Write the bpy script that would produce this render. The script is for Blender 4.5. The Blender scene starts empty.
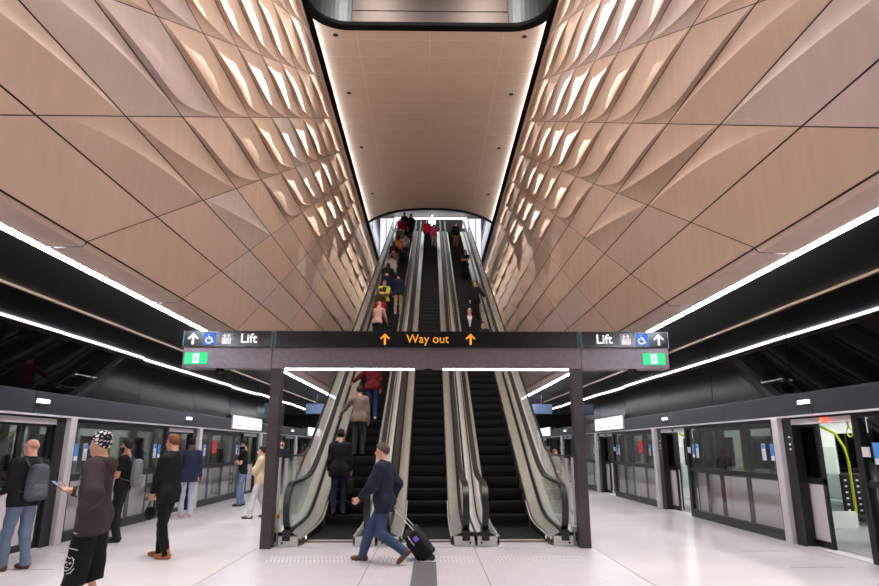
import bpy, bmesh, math, random
import numpy as np
from mathutils import Vector, Matrix
random.seed(7)
SC = bpy.context.scene
COL = SC.collection
PI = math.pi
T30 = math.tan(math.radians(30))

# ------------------------------------------------------------------ helpers
def lin(c):
    r = []
    for v in c[:3]:
        v = v / 255.0
        r.append(v / 12.92 if v <= 0.04045 else ((v + 0.055) / 1.055) ** 2.4)
    return (r[0], r[1], r[2], 1.0)

def mat(name, rgb, rough=0.5, metal=0.0, spec=0.5, noise=0.0, nscale=8.0, bump=0.0, bscale=60.0, coat=0.0):
    m = bpy.data.materials.new(name); m.use_nodes = True
    nt = m.node_tree; b = nt.nodes['Principled BSDF']
    c = lin(rgb)
    b.inputs['Base Color'].default_value = c
    b.inputs['Roughness'].default_value = rough
    b.inputs['Metallic'].default_value = metal
    b.inputs['Specular IOR Level'].default_value = spec
    b.inputs['Coat Weight'].default_value = coat
    if noise > 0 or bump > 0:
        tc = nt.nodes.new('ShaderNodeTexCoord')
    if noise > 0:
        n = nt.nodes.new('ShaderNodeTexNoise'); n.inputs['Scale'].default_value = nscale
        n.inputs['Detail'].default_value = 4
        nt.links.new(tc.outputs['Object'], n.inputs['Vector'])
        rp = nt.nodes.new('ShaderNodeValToRGB')
        rp.color_ramp.elements[0].position = 0.3; rp.color_ramp.elements[1].position = 0.7
        rp.color_ramp.elements[0].color = tuple(v * (1 - noise) for v in c[:3]) + (1,)
        rp.color_ramp.elements[1].color = tuple(min(1, v * (1 + noise)) for v in c[:3]) + (1,)
        nt.links.new(n.outputs['Fac'], rp.inputs['Fac'])
        nt.links.new(rp.outputs['Color'], b.inputs['Base Color'])
    if bump > 0:
        n2 = nt.nodes.new('ShaderNodeTexNoise'); n2.inputs['Scale'].default_value = bscale
        nt.links.new(tc.outputs['Object'], n2.inputs['Vector'])
        bp = nt.nodes.new('ShaderNodeBump'); bp.inputs['Strength'].default_value = bump
        bp.inputs['Distance'].default_value = 0.02
        nt.links.new(n2.outputs['Fac'], bp.inputs['Height'])
        nt.links.new(bp.outputs['Normal'], b.inputs['Normal'])
    return m

def emis(name, rgb, strength):
    m = bpy.data.materials.new(name); m.use_nodes = True
    b = m.node_tree.nodes['Principled BSDF']
    b.inputs['Base Color'].default_value = lin(rgb)
    b.inputs['Emission Color'].default_value = lin(rgb)
    b.inputs['Emission Strength'].default_value = strength
    return m

def glass(name, tint, refl=1.0, rough=0.0, ior=1.5):
    """thin sheet glass: tinted see-through plus Fresnel mirror"""
    m = bpy.data.materials.new(name); m.use_nodes = True
    nt = m.node_tree; nt.nodes.remove(nt.nodes['Principled BSDF'])
    out = nt.nodes['Material Output']
    tr = nt.nodes.new('ShaderNodeBsdfTransparent'); tr.inputs['Color'].default_value = tint
    gl = nt.nodes.new('ShaderNodeBsdfGlossy'); gl.inputs['Roughness'].default_value = rough
    gl.inputs['Color'].default_value = (refl, refl, refl, 1)
    # Schlick reflectance from |N.I|, the same from both faces of the sheet
    geo = nt.nodes.new('ShaderNodeNewGeometry')
    dt = nt.nodes.new('ShaderNodeVectorMath'); dt.operation = 'DOT_PRODUCT'
    nt.links.new(geo.outputs['Normal'], dt.inputs[0]); nt.links.new(geo.outputs['Incoming'], dt.inputs[1])
    ab = nt.nodes.new('ShaderNodeMath'); ab.operation = 'ABSOLUTE'; nt.links.new(dt.outputs['Value'], ab.inputs[0])
    om = nt.nodes.new('ShaderNodeMath'); om.operation = 'SUBTRACT'; om.inputs[0].default_value = 1; nt.links.new(ab.outputs[0], om.inputs[1])
    pw = nt.nodes.new('ShaderNodeMath'); pw.operation = 'POWER'; pw.inputs[1].default_value = 5; nt.links.new(om.outputs[0], pw.inputs[0])
    fr = nt.nodes.new('ShaderNodeMath'); fr.operation = 'MULTIPLY_ADD'; fr.inputs[1].default_value = .95; fr.inputs[2].default_value = .045
    nt.links.new(pw.outputs[0], fr.inputs[0])
    mx = nt.nodes.new('ShaderNodeMixShader')
    nt.links.new(fr.outputs[0], mx.inputs['Fac'])
    nt.links.new(tr.outputs['BSDF'], mx.inputs[1]); nt.links.new(gl.outputs['BSDF'], mx.inputs[2])
    nt.links.new(mx.outputs['Shader'], out.inputs['Surface'])
    return m

class MB:
    def __init__(s): s.v = []; s.f = []; s.m = []
    def add(s, vs, fs, mi=0):
        o = len(s.v); s.v += [tuple(v) for v in vs]
        for f in fs: s.f.append([i + o for i in f]); s.m.append(mi)
        return s
    def box(s, lo, hi, mi=0):
        x0, y0, z0 = lo; x1, y1, z1 = hi
        v = [(x0,y0,z0),(x1,y0,z0),(x1,y1,z0),(x0,y1,z0),(x0,y0,z1),(x1,y0,z1),(x1,y1,z1),(x0,y1,z1)]
        return s.add(v, [(0,3,2,1),(4,5,6,7),(0,1,5,4),(1,2,6,5),(2,3,7,6),(3,0,4,7)], mi)
    def obox(s, c, size, M, mi=0):
        hx, hy, hz = size[0]/2, size[1]/2, size[2]/2
        v = [(-hx,-hy,-hz),(hx,-hy,-hz),(hx,hy,-hz),(-hx,hy,-hz),(-hx,-hy,hz),(hx,-hy,hz),(hx,hy,hz),(-hx,hy,hz)]
        v = [Vector(c) + M @ Vector(q) for q in v]
        return s.add(v, [(0,3,2,1),(4,5,6,7),(0,1,5,4),(1,2,6,5),(2,3,7,6),(3,0,4,7)], mi)
    def prism(s, poly, fn, a, b, mi=0):
        """extrude a 2-D polygon; fn(p, q, t) -> xyz"""
        n = len(poly)
        v = [fn(p, q, a) for p, q in poly] + [fn(p, q, b) for p, q in poly]
        f = [tuple(range(n))[::-1], tuple(range(n, 2*n))] + [(i, (i+1) % n, n+(i+1) % n, n+i) for i in range(n)]
        return s.add(v, f, mi)
    def sweep(s, path, prof, side=None, closed=False, mi=0, cap=True):
        """sweep a 2-D profile (u sideways, w up) along a path of points"""
        P = [Vector(p) for p in path]; n = len(P); k = len(prof); vs = []
        for i, p in enumerate(P):
            if closed: t = P[(i+1) % n] - P[i-1]
            else: t = P[min(i+1, n-1)] - P[max(i-1, 0)]
            t.normalize()
            sd = Vector(side) if side is not None else (Vector((0,0,1)).cross(t) if abs(t.z) < .95 else Vector((1,0,0)))
            sd = (sd - t * sd.dot(t)).normalized(); up = t.cross(sd)
            for a, b in prof: vs.append(p + sd * a + up * b)
        fs = []
        for i in range(n if closed else n-1):
            j = (i+1) % n
            for q in range(k):
                r = (q+1) % k
                fs.append((i*k+q, i*k+r, j*k+r, j*k+q))
        if cap and not closed:
            fs += [tuple(range(k))[::-1], tuple((n-1)*k+q for q in range(k))]
        return s.add(vs, fs, mi)
    def tube(s, path, r, seg=8, mi=0, closed=False):
        return s.sweep(path, [(r*math.cos(2*PI*i/seg), r*math.sin(2*PI*i/seg)) for i in range(seg)], None, closed, mi)
    def cyl(s, c, r, h, seg=16, axis='z', mi=0):
        d = {'x': Vector((1,0,0)), 'y': Vector((0,1,0)), 'z': Vector((0,0,1))}[axis]
        return s.tube([Vector(c), Vector(c) + d*h], r, seg, mi)
    def lathe(s, prof, c=(0,0,0), seg=20, mi=0):
        vs = []; k = len(prof)
        for i in range(seg):
            a = 2*PI*i/seg
            for r, z in prof: vs.append((c[0]+r*math.cos(a), c[1]+r*math.sin(a), c[2]+z))
        fs = [(i*k+q, ((i+1)%seg)*k+q, ((i+1)%seg)*k+q+1, i*k+q+1) for i in range(seg) for q in range(k-1)]
        return s.add(vs, fs, mi)
    def build(s, name, mats, parent=None, smooth=False, angle=None, bevel=0.0):
        me = bpy.data.meshes.new(name)
        me.from_pydata([tuple(v) for v in s.v], [], s.f)
        if not isinstance(mats, (list, tuple)): mats = [mats]
        for m in mats: me.materials.append(m)
        if len(mats) > 1: me.polygons.foreach_set('material_index', s.m)
        bm = bmesh.new(); bm.from_mesh(me)
        bmesh.ops.recalc_face_normals(bm, faces=bm.faces)
        if bevel > 0:
            es = [e for e in bm.edges if len(e.link_faces) == 2 and e.calc_face_angle(0) > 0.6]
            bmesh.ops.bevel(bm, geom=es, offset=bevel, segments=2, affect='EDGES', profile=0.5)
        bm.to_mesh(me); bm.free()
        if smooth:
            me.polygons.foreach_set('use_smooth', [True]*len(me.polygons))
            if angle: me.set_sharp_from_angle(angle=angle)
        me.update()
        o = bpy.data.objects.new(name, me); COL.objects.link(o)
        if parent is not None: o.parent = parent
        return o

def tag(o, label=None, cat=None, group=None, kind=None):
    if label: o['label'] = label
    if cat: o['category'] = cat
    if group: o['group'] = group
    if kind: o['kind'] = kind
    return o

def empty(name, loc=(0,0,0), rz=0.0, label=None, cat=None, group=None):
    o = bpy.data.objects.new(name, None); COL.objects.link(o)
    o.location = loc; o.rotation_euler = (0,0,rz); o.empty_display_size = 0.1
    return tag(o, label, cat, group)

def copy_tree(o, parent=None):
    c = o.copy(); COL.objects.link(c)
    if parent is not None: c.parent = parent
    for ch in list(o.children): copy_tree(ch, c)
    return c

def struct(o): o['kind'] = 'structure'; return o

def text_mesh(name, body, size, M, material, parent, extrude=0.002, align='CENTER', sx=1.0, bold=0.0):
    cu = bpy.data.curves.new('text_curve', 'FONT'); cu.body = body; cu.size = size
    cu.align_x = align; cu.align_y = 'CENTER'; cu.extrude = extrude; cu.offset = bold
    to = bpy.data.objects.new('text_tmp', cu); COL.objects.link(to)
    dg = bpy.context.evaluated_depsgraph_get(); dg.update()
    me = bpy.data.meshes.new_from_object(to.evaluated_get(dg))
    bpy.data.objects.remove(to); bpy.data.curves.remove(cu)
    me.transform(M @ Matrix.Diagonal((sx,1,1,1))); me.materials.clear(); me.materials.append(material)
    o = bpy.data.objects.new(name, me); COL.objects.link(o); o.parent = parent
    return o

# plane facing the camera (-Y): local x -> X, local y -> Z
FACE_CAM = Matrix(((1,0,0,0),(0,0,-1,0),(0,1,0,0),(0,0,0,1)))

# ------------------------------------------------------------------ materials
M = {}
M['floor_dark_line'] = mat('joint', (120,112,108), .6)
M['led'] = emis('led_white', (236,240,255), 48.0)
M['led_soft'] = emis('led_gantry', (236,242,255), 10.0)
M['black_soffit'] = mat('black_soffit', (7,7,7), .45, noise=.2)
M['black_glass'] = mat('black_glass', (6,5,5), .012, spec=.2)
M['bronze'] = mat('bronze_trim', (205,176,150), .4, metal=.2)
M['header'] = mat('header_panel', (48,49,56), .38, metal=.4, noise=.08)
M['psd_frame'] = mat('screen_frame', (30,29,31), .4, metal=.3)
M['alu'] = mat('aluminium', (206,200,198), .4, metal=.15, noise=.06, nscale=3)
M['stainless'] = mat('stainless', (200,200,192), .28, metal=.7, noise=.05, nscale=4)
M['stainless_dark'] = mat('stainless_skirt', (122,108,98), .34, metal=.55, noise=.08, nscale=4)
M['deck_light'] = mat('deck_light', (226,222,214), .4, metal=.3, noise=.04, nscale=3)
M['rubber'] = mat('handrail_rubber', (11,11,11), .4)
M['step'] = mat('step_black', (8,8,9), .55, metal=.1)
M['step_edge'] = mat('step_edge', (30,30,32), .45, metal=.4)
M['yellow_line'] = mat('yellow_line', (170,140,40), .5)
M['pane'] = glass('clear_glass', (.88,.91,.89,1), 1.0)
M['pane_dark'] = glass('screen_glass', (.92,.93,.93,1), 1.0)
M['train_glass'] = glass('train_glass', (.52,.56,.54,1), 1.0)
M['gantry'] = mat('gantry_steel', (124,113,118), .4, metal=.5, noise=.12, nscale=14)
M['gantry_post'] = mat('gantry_post', (74,66,66), .4, metal=.5, noise=.12, nscale=14)
M['sign_black'] = mat('sign_glass', (26,25,29), .2, spec=.6)
M['teal_edge'] = mat('glass_edge', (70,120,128), .3)
M['white_ink'] = emis('white_ink', (242,242,246), .42)
M['amber_ink'] = emis('amber_ink', (250,170,40), .30)
M['blue_ink'] = emis('blue_ink', (40,98,190), .26)
M['grey_ink'] = emis('grey_ink', (126,116,122), .22)
M['exit_green'] = emis('exit_green', (20,176,104), .6)
M['exit_white'] = emis('exit_white', (210,246,222), .7)
M['white_panel'] = mat('pale_panel', (206,196,196), .4, noise=.04, nscale=2)
M['train_body'] = mat('train_body', (226,218,218), .35, noise=.04, nscale=2)
M['train_dark'] = mat('train_dark', (16,17,18), .3)
M['mint'] = mat('train_interior', (228,232,228), .35)
M['train_floor'] = mat('train_floor', (150,152,152), .5, noise=.1)
M['yellow'] = mat('yellow_pole', (206,214,20), .35)
M['seat_grey'] = mat('seat_grey', (150,160,160), .7, noise=.15, nscale=20)
M['seat_black'] = mat('seat_moquette', (20,22,24), .8)
M['white'] = mat('white_plastic', (232,232,230), .5)
M['black_plastic'] = mat('black_plastic', (14,14,15), .4)
M['display'] = emis('display_white', (228,228,240), .8)
M['display_line'] = mat('display_line', (120,122,136), .5)
M['screen_blue'] = emis('display_blue', (96,112,140), .2)
M['train_lamp'] = emis('train_lamp', (252,255,250), 13.0)
M['red_lamp'] = emis('red_lamp', (255,40,22), 9.0)
M['lamp_white'] = emis('lamp_white', (255,255,255), 2.2)
M['ceiling'] = mat('soffit_panel', (226,212,202), .48, noise=.04, nscale=1.5)
M['black_trim'] = mat('black_trim', (6,6,6), .6, spec=.1)
M['tactile'] = mat('tactile_dark', (92,88,90), .6)
M['stud'] = mat('steel_stud', (236,232,230), .3, metal=.3)
M['plate'] = mat('plate', (200,192,194), .30, noise=.05, nscale=3)
M['dot_dark'] = mat('hole', (20,18,17), .7)
M['curve_metal'] = mat('curved_metal', (84,75,71), .4, metal=.8, noise=.06, nscale=1.0)
M['curve_grey'] = mat('curved_grey', (78,80,80), .4, metal=.8, noise=.06, nscale=1.0)
M['upper_white'] = mat('upper_wall', (226,226,232), .5)
M['glow_panel'] = emis('glow_panel', (226,228,240), .55)  # self-glow standing in for light falling on the concourse walls
M['upper_dark'] = mat('upper_dark', (46,44,44), .5)
M['upper_grey'] = mat('upper_grey', (120,116,114), .5)
M['red_poster'] = mat('red_poster', (170,36,44), .5)
M['sticker_blue'] = mat('sticker_blue', (70,130,196), .5)
M['sticker_white'] = mat('sticker_white', (226,228,232), .5)

def make_floor_mat():
    m = bpy.data.materials.new('floor_terrazzo'); m.use_nodes = True
    nt = m.node_tree; b = nt.nodes['Principled BSDF']; L = nt.links.new
    tc = nt.nodes.new('ShaderNodeTexCoord')
    n = nt.nodes.new('ShaderNodeTexNoise'); n.inputs['Scale'].default_value = .6; n.inputs['Detail'].default_value = 3
    n2 = nt.nodes.new('ShaderNodeTexNoise'); n2.inputs['Scale'].default_value = 90
    L(tc.outputs['Object'], n.inputs['Vector']); L(tc.outputs['Object'], n2.inputs['Vector'])
    r = nt.nodes.new('ShaderNodeValToRGB'); r.color_ramp.elements[0].position = .35; r.color_ramp.elements[1].position = .65
    r.color_ramp.elements[0].color = lin((222,212,208)); r.color_ramp.elements[1].color = lin((234,225,222))
    mx = nt.nodes.new('ShaderNodeMixRGB'); mx.blend_type = 'MULTIPLY'; mx.inputs['Fac'].default_value = .10
    L(n.outputs['Fac'], r.inputs['Fac']); L(r.outputs['Color'], mx.inputs['Color1']); L(n2.outputs['Fac'], mx.inputs['Color2'])
    L(mx.outputs['Color'], b.inputs['Base Color'])
    b.inputs['Roughness'].default_value = .2; b.inputs['Specular IOR Level'].default_value = .35
    return m
M['floor'] = make_floor_mat()

def make_clad_mat():
    m = bpy.data.materials.new('clad_panels'); m.use_nodes = True
    nt = m.node_tree; b = nt.nodes['Principled BSDF']; L = nt.links.new
    at = nt.nodes.new('ShaderNodeAttribute'); at.attribute_name = 'tone'; at.attribute_type = 'GEOMETRY'
    tc = nt.nodes.new('ShaderNodeTexCoord')
    mp = nt.nodes.new('ShaderNodeMapping'); mp.inputs['Scale'].default_value = (1, 2.2, .25)
    n = nt.nodes.new('ShaderNodeTexNoise'); n.inputs['Scale'].default_value = 2.5; n.inputs['Detail'].default_value = 3
    L(tc.outputs['Object'], mp.inputs['Vector']); L(mp.outputs['Vector'], n.inputs['Vector'])
    r = nt.nodes.new('ShaderNodeValToRGB'); r.color_ramp.elements[0].position = .3; r.color_ramp.elements[1].position = .7
    r.color_ramp.elements[0].color = (.94,.94,.94,1); r.color_ramp.elements[1].color = (1.03,1.03,1.03,1)
    mx = nt.nodes.new('ShaderNodeMixRGB'); mx.blend_type = 'MULTIPLY'; mx.inputs['Fac'].default_value = 1
    L(n.outputs['Fac'], r.inputs['Fac']); L(at.outputs['Color'], mx.inputs['Color1']); L(r.outputs['Color'], mx.inputs['Color2'])
    L(mx.outputs['Color'], b.inputs['Base Color'])
    b.inputs['Roughness'].default_value = .5; b.inputs['Specular IOR Level'].default_value = .35
    return m
M['clad'] = make_clad_mat()
M['seam'] = mat('seam_dark', (34,24,18), .7)
# ------------------------------------------------------------------ setting
WX = 4.18          # half width of the escalator hall
PX = 6.30          # platform screen plane
CZ = 15.85         # soffit of the slab over the hall
SOF = 4.0          # black soffit over the platforms
Y0, Y1 = -9.0, 50.0
K0Z = 5.055        # height of seam k = 0

mb = MB(); mb.box((-PX-.35, Y0, -.3), (PX+.35, Y1, 0.0))
struct(mb.build('floor', M['floor']))
# thin joints and studded strip set in the floor
mb = MB()
for x in (-2.75, 2.75): mb.box((x-.006, Y0, 0), (x+.006, 10.6, .0015))
for x in (-.79, .79): mb.box((x-.005, Y0, 0), (x+.005, 10.85, .0015))
struct(mb.build('trim_1', M['floor_dark_line']))
mb = MB(); mb.box((-2.72, 5.0, 0.0), (2.72, 10.95, .001))
struct(mb.build('trim_2', M['plate']))
mb = MB()
for cx in (-1.65, 0, 1.65):
    for i in range(24):
        for j in range(2):
            x = cx - .66 + i*1.32/23; y = 9.55 + j*.30
            mb.obox((x + .02, y, .003), (.022, .24, .004), Matrix.Rotation(.10, 3, 'Z'))
struct(mb.build('trim_3', M['stud']))
mb = MB()
for i in range(54):
    for j in range(16):
        x = -2.6 + i*5.2/53; y = 7.3 + j*.14
        if abs(x) < .2: continue
        mb.box((x-.009, y-.009, .001), (x+.009, y+.009, .003))
struct(mb.build('trim_4', mat('small_stud', (222,216,216), .35)))
mb = MB()
for s in (-1, 1):
    for n in range(0, 3):
        y = 9.0 + 6.2*n
        for d in (0, 1.35): mb.box((min(s*5.0, s*5.75), y+d, 0), (max(s*5.0, s*5.75), y+d+.02, .0016))
struct(mb.build('trim_9', M['floor_dark_line']))
g = MB(); g.box((-.17, 5.0, .001), (.15, 9.45, .006))
for i in range(8):
    x = -.15 + i*.04; g.box((x, 5.0, .006), (x+.022, 9.45, .010))
tag(g.build('tactile_strip', M['tactile']), 'dark grey ribbed tactile guide strip set in the pale floor before the escalators', 'tactile strip')

# ---- folded beige cladding of the hall
def clad_wall(side, name):
    vs = []; fs = []; cols = []
    rng = random.Random(3 if side < 0 else 5)
    gap = .013
    base = np.array(lin((190,167,153))[:3])
    def P(y, z, o): return (side*(WX - o), y, z)
    shift = 0.0 if side < 0 else .12
    for j in range(-13, 15):
        for k in range(-1, 11):
            ya = 5.99 + shift + 3.0*j + 1.742*k
            if ya > 48 or ya + 3 + 1.75 < Y0: continue
            # folded relief: strong high on the wall, fading down the slope of the hall
            if k < 0: up, A = 0, 0.0
            elif j <= -1: up, A = ((0, .05), (0, .07), (3, .10))[min(k, 2)]
            elif j == 0: up, A = ((0, .075), (1, .085), (3, .10))[min(k, 2)]
            elif j == 1: up, A = ((0, 0), (.7, .07), (3, .006), (3, .085))[min(k, 3)]
            elif j == 2: up, A = (3, .075) if k >= 4 else (2, .004)
            elif j == 3: up, A = (3, .065) if k >= 6 else (2, .004)
            else: up, A = (3, .022) if k >= 6 else (2, .006)
            A *= .68*rng.uniform(.85, 1.25)*(1 + .06*max(0, k-3))
            mexp = .42 if up == 0 else (1.0 if up < 1 else (1.7 if up < 2 else rng.uniform(7, 13)))
            v0 = .05 + .04*rng.random()
            sc = rng.uniform(.90, 1.10); wm = rng.uniform(-.03, .05)
            if rng.random() < .16: col = np.array(lin((188,172,168))[:3])
            else: col = base*sc*np.array([1+wm*.4, 1, 1-wm])
            NU = 24
            zt = 1.001 if k < 10 else CZ - (K0Z + 1.001*10) + .02
            base_i = len(vs); NV = 9
            for a in range(NU+1):
                u = a/NU
                uu = gap/3 + u*(1-2*gap/3)
                vr = v0 + (1-v0)*(u**mexp)*.98
                amp = A*math.sin(PI*u**1.1)**.85 if 0 < u < 1 else 0
                for b, v in enumerate([0, .5*vr, vr, vr+(1-vr)*.15, vr+(1-vr)*.3, vr+(1-vr)*.5, vr+(1-vr)*.7, vr+(1-vr)*.85, 1]):
                    if v <= vr: o = amp*(v/vr)
                    else: o = amp*(1 - (v-vr)/(1-vr)) - .25*amp*math.sin(PI*(v-vr)/(1-vr))
                    vv = gap + v*(zt-2*gap)
                    y = ya + 3.0*uu + 1.742*vv
                    vs.append(P(y, K0Z + 1.001*k + vv, o))
            for a in range(NU):
                for b in range(NV-1):
                    q = (base_i+a*NV+b, base_i+(a+1)*NV+b, base_i+(a+1)*NV+b+1, base_i+a*NV+b+1)
                    fs.append(q if side > 0 else q[::-1]); cols.append(tuple(col) + (1,))
    # rounded lip below, down to the light strip
    prof = [(0, K0Z-1.001-gap), (-.012, 4.02), (-.05, 3.99), (-.465, 3.975)]
    for j in range(-13, 15):
        ya = 5.99 + shift + 3.0*j - 1.742
        col = base*rng.uniform(.92, 1.08)
        b0 = len(vs)
        for o, z in prof:
            for y in (ya+gap, ya+3-gap): vs.append(P(y, z, o))
        for i in range(len(prof)-1):
            q = (b0+2*i, b0+2*i+1, b0+2*i+3, b0+2*i+2)
            fs.append(q); cols.append(tuple(col) + (1,))
    n_pan = len(fs)
    # backing seen in the seams
    b0 = len(vs)
    vs += [P(Y0, 4.04, -.012), P(48, 4.04, -.012), P(48, CZ, -.012), P(Y0, CZ, -.012)]
    fs.append((b0, b0+1, b0+2, b0+3)); cols.append((0,0,0,1))
    b0 = len(vs)
    vs += [P(Y0, 4.02, -.465), P(48, 4.02, -.465), P(48, 4.02, -.012), P(Y0, 4.02, -.012)]
    fs.append((b0, b0+1, b0+2, b0+3)); cols.append((0,0,0,1))
    me = bpy.data.meshes.new(name); me.from_pydata(vs, [], fs)
    me.materials.append(M['clad']); me.materials.append(M['seam'])
    at = me.attributes.new('tone', 'FLOAT_COLOR', 'FACE')
    at.data.foreach_set('color', np.array(cols, dtype=np.float32).ravel())
    mi = [0]*n_pan + [1]*(len(fs)-n_pan)
    me.polygons.foreach_set('material_index', mi); me.update()
    o = bpy.data.objects.new(name, me); COL.objects.link(o)
    return struct(o)
clad_wall(-1, 'wall_left'); clad_wall(1, 'wall_right')

# ---- soffit slab with its two round-cornered openings
def slab():
    # plan: openings as boundary loops; the slab between y=18.6 and y=35.5 plus frame strips
    mb = MB()
    def near_edge(x):      # far edge of the near opening (rounded corners)
        r = 1.35; d = WX - .02 - abs(x)
        return 18.62 - (r - math.sqrt(max(0, r*r - (r-d)**2)) if d < r else 0)
    def far_edge(x):       # near edge of the second opening, bowed
        return 35.4 + 2.5*(abs(x)/WX)**2.6
    N = 40
    for i in range(N):
        xa = -WX + 2*WX*i/N; xb = -WX + 2*WX*(i+1)/N
        v = []
        for z in (CZ, CZ+.65):
            v += [(xa, near_edge(xa), z), (xb, near_edge(xb), z), (xb, far_edge(xb), z), (xa, far_edge(xa), z)]
        mb.add(v, [(0,1,2,3), (7,6,5,4), (0,4,5,1), (2,6,7,3)])
    struct(mb.build('ceiling', M['ceiling']))
    # black edge trims
    t = MB(); ne = [(-WX + 2*WX*i/60, near_edge(-WX+2*WX*i/60)) for i in range(61)]
    ne = [(-WX, 14.5), (-WX, 16.5)] + ne + [(WX, 16.5), (WX, 14.5)]
    pr = [(-.15,-.06),(.15,-.06),(.15,.08),(-.15,.08)]
    t.sweep([(x, y - .05, CZ) for x, y in ne], pr)
    fe = [(-WX + 2*WX*i/60, far_edge(-WX+2*WX*i/60)) for i in range(61)]
    t.sweep([(x, y + .03, CZ-.01) for x, y in fe], [(-.09,-.07),(.09,-.07),(.09,.07),(-.09,.07)])
    for s in (-1, 1):
        a, b = sorted((s*(WX-.20), s*(WX-.002))); t.box((a, Y0, CZ-.17), (b, 47.5, CZ-.11))
    struct(t.build('trim_5', M['black_trim']))
    # panel joints
    j = MB()
    for i in range(17):
        y = 19.3 + i*.99
        j.box((-WX+.1, y-.012, CZ-.0015), (WX-.1, y+.012, CZ))
    for x in (-2.62, 0, 2.62): j.box((x-.012, 18.7, CZ-.0015), (x+.012, 35.3, CZ))
    struct(j.build('trim_6', mat('soffit_joint', (246,236,228), .5)))
    # polished upstand round the near opening
    up = MB()
    pts = ne
    for i in range(len(pts)-1):
        (xa, ya), (xb, yb) = [(x*.995, y-.04) for x, y in pts[i:i+2]]
        mi = 1 if max(abs(xa), abs(xb)) > 2.85 else 0
        up.add([(xa,ya,CZ+.06),(xb,yb,CZ+.06),(xb,yb,CZ+3.4),(xa,ya,CZ+3.4)], [(0,1,2,3)], mi)
    struct(up.build('trim_7', [M['curve_metal'], M['curve_grey']], smooth=True, angle=.6))
    sm = MB()
    for x in (-2.75, 2.75): sm.box((x-.008, 18.55, CZ+.1), (x+.008, 18.575, CZ+3.3))
    sm.box((-2.75, 18.56, CZ+.64), (2.75, 18.575, CZ+.652))
    struct(sm.build('trim_8', M['dot_dark']))
slab()

# ---- upper concourse seen through the openings
mb = MB()
mb.box((-9, -6, CZ+3.6), (9, 18.4, CZ+3.9))
mb.box((-9, 18.6, CZ+5.2), (9, 62, CZ+5.5))
struct(mb.build('ceiling_upper', M['upper_grey']))
mb = MB()
mb.box((-9, 60, 16.5), (9, 60.3, 21.2))
struct(mb.build('wall_concourse', M['upper_dark']))
mb = MB()
mb.box((-2.72, 41.9, 16.15), (2.72, 49.9, 16.5)); mb.box((-4.3, 50.2, 16.15), (4.3, 60, 16.5))
for s in (-1, 1): mb.box(tuple(sorted((s*4.35, s*9)))[0:1] + (18.4, 15.95), tuple(sorted((s*4.35, s*9)))[1:2] + (60, 16.5))
struct(mb.build('floor_upper', M['upper_grey']))
mb = MB()
for s in (-1, 1):
    a, b = sorted((s*4.75, s*4.95)); mb.box((a, 40, 16.5), (b, 60, 21.0))
    mb.box((a, 40, 9.0), (b, 52, 16.5))
struct(mb.build('wall_upper', M['upper_white']))
for s in (-1, 1):   # panels beside the escalator heads, glow added in place of lit concourse walls
    lp_ = empty('glow_wall_panel', (s*3.55, 50.05, 12.5), 0, 'tall white added-glow panel beside the escalator head, on the side of the ' + ('crowded escalator' if s < 0 else 'descending escalator'), 'glow panel')
    mb = MB(); mb.box((-.80, 0, 0), (.80, .1, 8.3)); mb.build('lit_face', M['glow_panel'], lp_)
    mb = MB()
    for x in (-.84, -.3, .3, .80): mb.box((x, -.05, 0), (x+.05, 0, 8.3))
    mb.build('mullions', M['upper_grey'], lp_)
for s in (-1, 1):   # curved glass upstand beside the second opening
    mb = MB()
    pts = [(s*4.12, 47), (s*4.12, 40), (s*4.12, 39), (s*4.0, 37.6), (s*3.5, 36.6), (s*2.6, 35.9)]
    for i in range(len(pts)-1):
        (xa, ya), (xb, yb) = pts[i], pts[i+1]
        mb.add([(xa,ya,CZ+.67),(xb,yb,CZ+.67),(xb,yb,CZ+1.8),(xa,ya,CZ+1.8)], [(0,1,2,3)])
    g = mb.build('glass_balustrade', M['pane'], smooth=True, angle=1.0)
    tag(g, 'curved glass balustrade round the upper opening, above the ' + ('crowded escalator' if s < 0 else 'descending escalator'), 'balustrade')

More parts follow.
